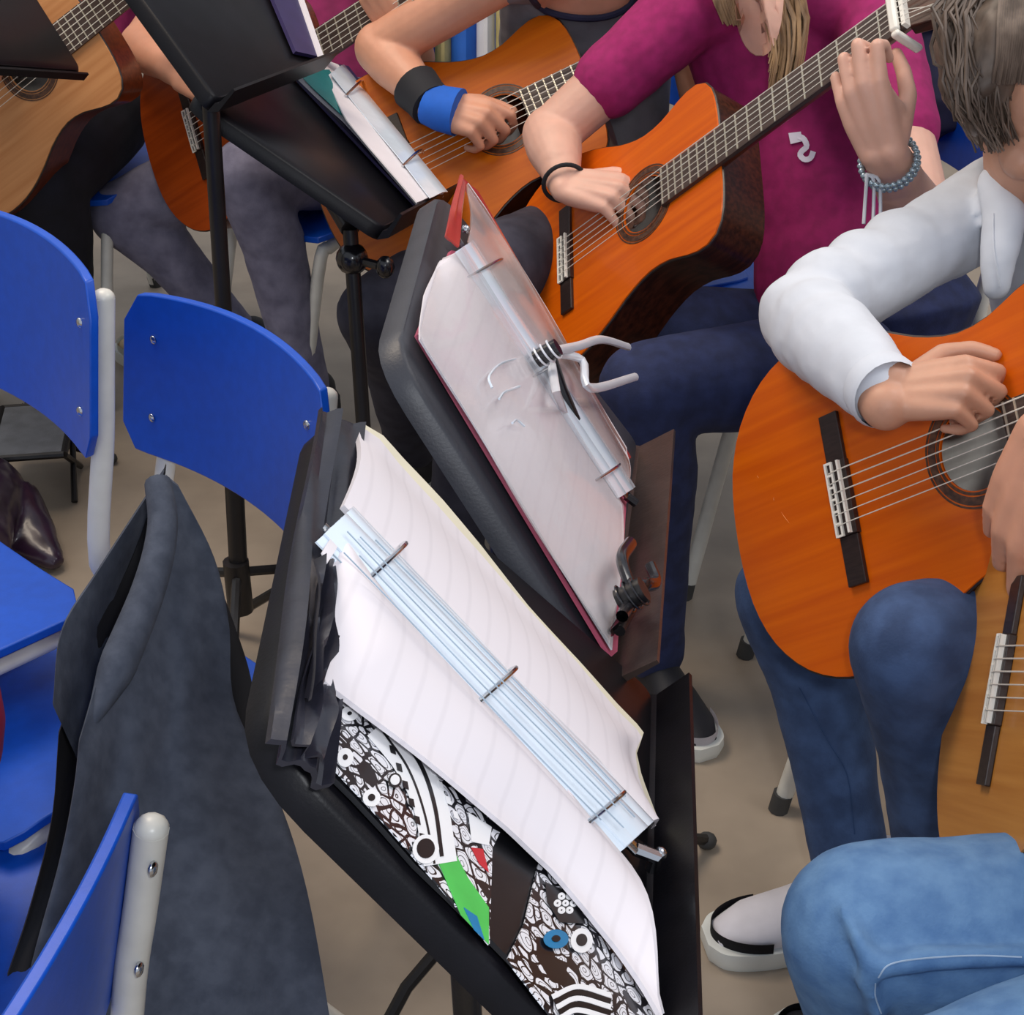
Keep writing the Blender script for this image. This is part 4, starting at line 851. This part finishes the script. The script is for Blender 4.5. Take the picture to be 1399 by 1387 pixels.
# --- blue wristband
g = G3
p3_wr = g.hit(592, 146, .060); p3_el = g.hit(520, 66, .03)
J3 = dict(pel=V3(.16, 2.74, .54), chest=U(800, 60, 2.78), neck=U(800, -110, 2.70), rs=U(690, -40, 2.54), ls=U(930, -50, 2.62),
          legs=[(V3(.10, 2.80, .52), U(515, 430, 2.60), U(560, 560, 2.95)), (V3(.16, 2.66, .52), U(650, 380, 2.40), U(620, 640, 2.60))])
b3, tr3, top3, _ = person('bare-armed person with a blue wristband strumming behind the middle stand', 'skin_warm', J3,
    {1: dict(el=p3_el, wr=p3_wr, x=g.d(.72, -.55, -.1), z=g.d(.1, .35, .95), curl=[(30, 55, 30), (50, 66, 34), (58, 68, 34), (62, 68, 34)], thumb=((.80, .42, -.2), (.97, .05, -.15), (.95, .0, -.2)), s=.95),
     -1: dict(el=U(980, 220, 2.80), wr=g.w(.60, -.06, -.03), x=g.d(.0, .6, .3), z=g.d(.1, -.9, .4), curl=RLX, thumb=TH)},
    dict(top='grey_knit', top_name='vest', legs='slate_trousers', legs_name='trousers'), None, dict(c=U(800, -240, 2.62), f=(-.5, -.6, -.5), hair='hair_brown'), sleeve='none')
d_ = nrm(p3_wr-p3_el); 
wb = MB().tube([p3_wr-d_*.055, p3_wr-d_*.030, p3_wr-d_*.004], [.041, .0375, .037], 20); obj('wristband', wb, 'band_black', b3)
xh = nrm(g.d(.72, -.55, -.1)); wb = MB().tube([p3_wr-d_*.008, p3_wr+xh*.016, p3_wr+xh*.044], [.0375, .040, .042], 20, flat=.9); obj('wristband', wb, 'band_blue', b3)
bpy.context.view_layer.update()
_, pts = skin_patch('neckline_skin', b3, 'skin_warm', [(716, -60), (724, -10), (740, 12), (775, 23), (815, 25), (848, 16), (868, -4), (884, -60)], (800, -50), 2.45, .02)
obj('neckline_hem', MB().tube(spline(pts-.002*FWD, 24), .006, 8), 'navy_knit', top3)
# --- grey jeans
g = G4
J4 = dict(pel=V3(-.36, 3.06, .54), chest=U(440, -20, 3.2), neck=U(430, -200, 3.1), rs=U(330, -130, 3.2), ls=U(530, -140, 3.05),
          legs=[(V3(-.34, 3.0, .53), U(338, 238, 2.93), U(418, 505, 3.15)), (V3(-.40, 3.24, .53), U(166, 292, 3.25), U(330, 465, 3.42))])
b4, *_ = person('person in grey jeans behind two black music stands, face out of view', 'skin_warm', J4,
    {1: dict(el=g.w(-.06, .19, .02), wr=g.w(.10, .07, .07), x=g.d(.75, -.5, -.1), z=g.d(.1, .35, .95), curl=PLUCK, thumb=TH), -1: dict(el=U(560, 80, 2.75), wr=g.w(.58, -.05, -.02), x=g.d(.0, .6, .3), z=g.d(.1, -.9, .4), curl=RLX, thumb=TH)},
    dict(top='plum_knit', top_name='shirt', legs='denim_grey', legs_name='jeans'), [(U(330, 460, 3.28), floorpt(168, 482), None, 1, ('shoe_tan', 'shoe_sole', 'shoe_tan', 'shoe_sole'))], dict(c=U(410, -320, 3.0), f=(-.6, -.5, -.5), hair='hair_brown'), vox=.0045)
# --- black trousers
g = G5
J5 = dict(pel=V3(-.95, 3.36, .55), chest=U(120, -40, 3.45), neck=U(100, -210, 3.35), rs=U(10, -140, 3.4), ls=U(190, -140, 3.4),
          legs=[(V3(-.84, 3.22, .56), U(58, 246, 3.09), U(85, 425, 3.30)), (V3(-1.0, 3.4, .53), U(-80, 240, 3.0), U(-60, 450, 3.25))], ks=1.24)
person('person in black trousers with the pale tan guitar, head out of view', 'skin_warm', J5,
    {1: dict(el=g.w(-.06, .19, .02), wr=g.w(.08, .09, .07), x=g.d(.75, -.5, -.1), z=g.d(.1, .35, .95), curl=PLUCK, thumb=TH), -1: dict(el=U(260, -40, 3.1), wr=g.w(.58, -.05, -.02), x=g.d(.0, .6, .3), z=g.d(.1, -.9, .4), curl=RLX, thumb=TH)},
    dict(top='plum_knit', top_name='shirt', legs='denim_black', legs_name='trousers'), None, dict(c=U(90, -330, 3.2), f=(-.3, -.7, -.5), hair='hair_blond'), vox=.0045)
# --- light blue jeans in front
g = G6
kn6 = U(1186, 1270, 1.33)
J6 = dict(pel=V3(.66, 1.0, .56), chest=V3(.68, 1.05, .86), neck=V3(.66, 1.04, 1.12), rs=V3(.58, 1.20, 1.05), ls=V3(.62, .86, 1.05),
          legs=[(U(1580, 1292, 1.36), kn6, U(1180, 1620, 1.60)), (V3(.66, .90, .545), V3(.24, .74, .55), V3(.28, .76, .09))], ks=1.10,
          creases=[([U(1175, 1345, 1.255), U(1200, 1320, 1.245), U(1270, 1310, 1.245), U(1420, 1306, 1.25)], [.006, .010, .010, .008]), ([U(1185, 1340, 1.25), U(1200, 1390, 1.27)], [.008, .008]), ([U(1150, 1240, 1.27), U(1175, 1290, 1.25), U(1188, 1325, 1.25)], [.004, .008, .008])])
p6_wr = U(1440, 600, 1.40)
b6, tr6, top6, _ = person('person in light blue jeans cut off by the right frame edge', 'skin_warm', J6,
    {1: dict(el=U(1640, 480, 1.50), wr=p6_wr, x=(-.16, -.04, -.95), z=(-.75, -.62, .1), curl=[(14, 30, 20), (22, 38, 22), (30, 44, 25), (34, 46, 25)], thumb=((.7, .55, -.3), (.9, .2, -.3), (.9, 0, -.3)), s=1.1, k=1.1),
     -1: dict(el=V3(.62, .66, .80), wr=g.w(.56, -.05, -.02), x=g.d(.0, .6, .3), z=g.d(.1, -.9, .4), curl=RLX, thumb=TH)},
    dict(top='navy_knit', top_name='shirt', legs='denim_light', legs_name='jeans'), [(U(1180, 1620, 1.60), floorpt(1088, 1400), None, 1, ('shoe_black', 'shoe_sole', 'shoe_white', 'shoe_black'))], dict(c=V3(.60, 1.02, 1.28), f=(-.8, -.1, -.5), hair='hair_brown'), vox=.0035)
bpy.context.view_layer.update()
def seam(par, px, D0, m, r=.0007, name='seam', n=24):
    P = [onshirt(x, y, D0, .0006) for x, y in spline(px, n)]; obj(name, MB().tube(P, r, 5), m, par)
seam(tr6, [(1200, 1336), (1216, 1318), (1260, 1310), (1330, 1306), (1396, 1308)], 1.0, 'stitch_pale')
seam(tr6, [(1196, 1344), (1196, 1362), (1204, 1385)], 1.0, 'stitch_pale')
seam(tr1, [(1092, 940), (1130, 1010), (1158, 1060), (1168, 1140)], 1.3, 'stitch_dark')
seam(top1, [(1357, 292), (1358, 340), (1366, 392)], 1.5, 'cotton_white', .0015, 'placket_edge')
for o in [q for q in SC.objects if q.get('category') == 'person']: rebase(o)
# ---------------------------------------------------------------- jacket over the chair back
JK = empty('jacket', 'charcoal wool jacket draped over a chair back, hem towards the camera', 'jacket', Matrix.Translation(Vector(V3(-.30, 1.2, .1))))
jb = V3(-.30, 1.2, .1)
def cloth(name, m, top, left, right, nu, nv, fold, par=None, th=.004, ph=0.0, sag=.02):
    """sheet hanging from a top edge; left/right are hanging edges (near, far), all in world space"""
    L_ = spline(left, nv); R_ = spline(right, nv); T_ = resample(spline(top, 60), nu); G = np.zeros((nu, nv, 3))
    for i in range(nu):
        s = i/(nu-1)
        for j in range(nv):
            t = j/(nv-1); base_ = L_[j]*(1-s)+R_[j]*s; k = (1-t)**2; topo = T_[i]-(L_[0]*(1-s)+R_[0]*s)
            q = base_+topo*k; w_ = math.sin(math.pi*s)**.5*min(1, t*2.2)
            q = q+(-FWD*V3(1, 1, 0))*fold*w_*(math.sin(5.5*s*math.pi+2.0*t+ph)+.5*math.sin(11*s+3*t+1.7*ph)) - FWD*V3(1, 1, 0)*sag*math.sin(math.pi*s)*t
            G[i, j] = q
    mb = MB().slab(G-jb, (-.3*th, th, 0)); return obj(name, mb, m, par or JK, angle=70)
ap = U(218, 655, 1.44); apr = U(243, 662, 1.45)
cloth('front_panel', 'wool_charcoal', [U(108, 1010, 1.28), U(140, 905, 1.33), U(190, 770, 1.40), ap, apr],
      [U(108, 1010, 1.28), U(100, 1080, 1.27), U(80, 1180, 1.27), U(40, 1330, 1.27), U(20, 1460, 1.27)],
      [apr, U(292, 760, 1.47), U(312, 850, 1.46), U(320, 960, 1.44), U(380, 1090, 1.40), U(420, 1220, 1.36), U(455, 1420, 1.34)], 44, 30, .012)
cloth('back_panel', 'wool_charcoal', [U(72, 960, 1.32), U(84, 860, 1.36), U(132, 780, 1.42), U(205, 668, 1.47), ap+V3(0, .02, 0)],
      [U(72, 960, 1.33), U(90, 1000, 1.36), U(108, 1040, 1.38)], [ap+V3(0, .02, 0), U(180, 800, 1.50), U(120, 1050, 1.42)], 24, 14, .006, ph=1.2, sag=.0)
cloth('lining_and_shade', 'lining_shade_black', [U(80, 1000, 1.37), U(120, 880, 1.42), U(180, 760, 1.48), ap+V3(0, .03, 0)],
      [U(80, 1000, 1.37), U(70, 1120, 1.40), U(40, 1240, 1.42), U(10, 1330, 1.43)], [ap+V3(0.02, .03, 0), U(215, 850, 1.50), U(200, 1000, 1.48), U(160, 1200, 1.45)], 20, 14, .008, ph=2.0)
cloth('lining_and_shade', 'lining_shade_black', [U(290, 780, 1.50), U(300, 800, 1.50), U(312, 830, 1.50)], [U(290, 780, 1.50), U(300, 950, 1.47), U(340, 1100, 1.42)], [U(312, 830, 1.50), U(336, 900, 1.48), U(352, 960, 1.46), U(398, 1080, 1.42)], 8, 14, .003)  # black strip standing in for the shadow down the jacket's right side
cl = spline([U(216, 660, 1.43), U(222, 720, 1.41), U(205, 800, 1.38), U(165, 900, 1.34), U(120, 1000, 1.30)], 26)-jb
obj('collar_fold', MB().tube(cl, np.r_[np.linspace(.012, .016, 20), np.linspace(.015, .003, 6)], 12, flat=1.3), 'wool_charcoal', JK)
SCf = empty('striped_cloth', 'blue, cream and teal striped fabric between bare arm and orange guitar', 'cloth', Matrix.Translation(Vector(U(625, 90, 2.90))))
so_ = np.array(SCf.matrix_world.translation)
for x0, x1, y0, y1, m in ((566, 592, 40, 112, 'cloth_aqua'), (594, 616, 30, 112, 'cloth_cream'), (617, 650, 14, 112, 'band_blue'), (651, 676, 6, 90, 'cotton_white'), (677, 694, -8, 70, 'cloth_cream')):
    G = np.array([[U(x0+(x1-x0)*i/5, y0+(y1-y0)*j/5, 2.90-.02*math.sin(math.pi*i/5))-so_ for j in range(6)] for i in range(6)]); obj('stripe', MB().slab(G, -FWD*.012), m, SCf)
nj = MB(); nj.loft([U(1268, 30, 2.72), U(1276, 100, 2.72), U(1284, 150, 2.70), U(1292, 185, 2.70)], [.055, .065, .06, .04], [.04, .05, .05, .03], RGT, 18)
o = fused('jacket', nj, 'navy_knit', None, .006, 5, .012, .05); tag(o, 'dark navy jacket hung over chair back between magenta sleeve and brown hair', 'jacket')
obj('collar', MB().tube(spline([U(1240, 40, 2.68), U(1262, 22, 2.66), U(1290, 40, 2.68)], 10), .012, 8), 'navy_knit', o); rebase(o)
# ---------------------------------------------------------------- small things on the floor
fs = V3(*floorpt(58, 668)); FS = empty('footstool', 'small grey and black folding guitar footstool on the floor', 'footstool', Matrix.Translation(Vector(fs)))
Rz = lambda a: np.array([[math.cos(a), -math.sin(a), 0], [math.sin(a), math.cos(a), 0], [0, 0, 1]])
R_ = Rz(.15)
pl = MB().box((0, 0, .125), (.062, .10, .004), R_); obj('plate', pl, 'stool_grey', FS, smooth=False, bevel=.002)
fr_ = MB()
for s in (-1, 1): fr_.tube([R_@V3(.066*s, -.105, .124), R_@V3(.066*s, .105, .124)], .007, 8).tube([R_@V3(-.066, .105*s, .124), R_@V3(.066, .105*s, .124)], .007, 8)
obj('frame', fr_, 'black_metal', FS)
for s in (-1, 1):
    for k in (-1, 1): obj('leg', MB().tube([R_@V3(.062*s, -.09*k, .118), R_@V3(.066*s, .07*k, .006)], .006, 8), 'black_metal', FS)
bg = MB(); bg.loft([U(-90, 640, 2.6)*V3(1, 1, 0)+V3(0, 0, .10), floorpt(-30, 715)+V3(0, 0, .09), floorpt(15, 735)+V3(0, 0, .06), floorpt(50, 765)+V3(0, 0, .035), floorpt(82, 785)+V3(0, 0, .02)], [.10, .10, .07, .045, .012], [.07, .07, .05, .03, .010], RGT, 18)
o = fused('gig_bag', bg, 'bag_purple', None, .006, 5, .01, .08); tag(o, 'dark purple soft bag with pointed end under the leftmost chair', 'bag'); 
bc_ = floorpt(4, 668)+V3(0, 0, .06); t = np.linspace(0, np.pi, 16); obj('handle', MB().tube(np.stack([bc_[0]-.05+.06*np.cos(t), np.full(16, bc_[1]-.12), bc_[2]+.05*np.sin(t)], 1), .007, 8), 'bag_purple', o); rebase(o)
rb = MB(); c_ = U(-74, 1010, 1.50); rb.sphere(c_, (.045, .10, .10), 20, 14); rb.sphere(c_+V3(-.03, .0, -.075), (.06, .10, .10), 18, 12)
o = fused('backpack', rb, 'bag_red', None, .006, 5, .006, .06); tag(o, 'red soft bag standing on a blue seat, mostly beyond the left edge', 'bag')
obj('strap', MB().tube(spline([c_+V3(.0, -.06, .10), c_+V3(.0, -.02, .16), c_+V3(0, .05, .10)], 12), .008, 8, flat=.5), 'bag_red', o); rebase(o)
for o in SC.objects:
    g_ = {'guitar': 'guitars held by the players', 'music stand': 'black music stands', 'person': 'seated guitar players', 'binder': 'ring binders on the stands', 'clamp': 'spring clamps on the red binder'}.get(o.get('category'))
    if g_: o['group'] = g_
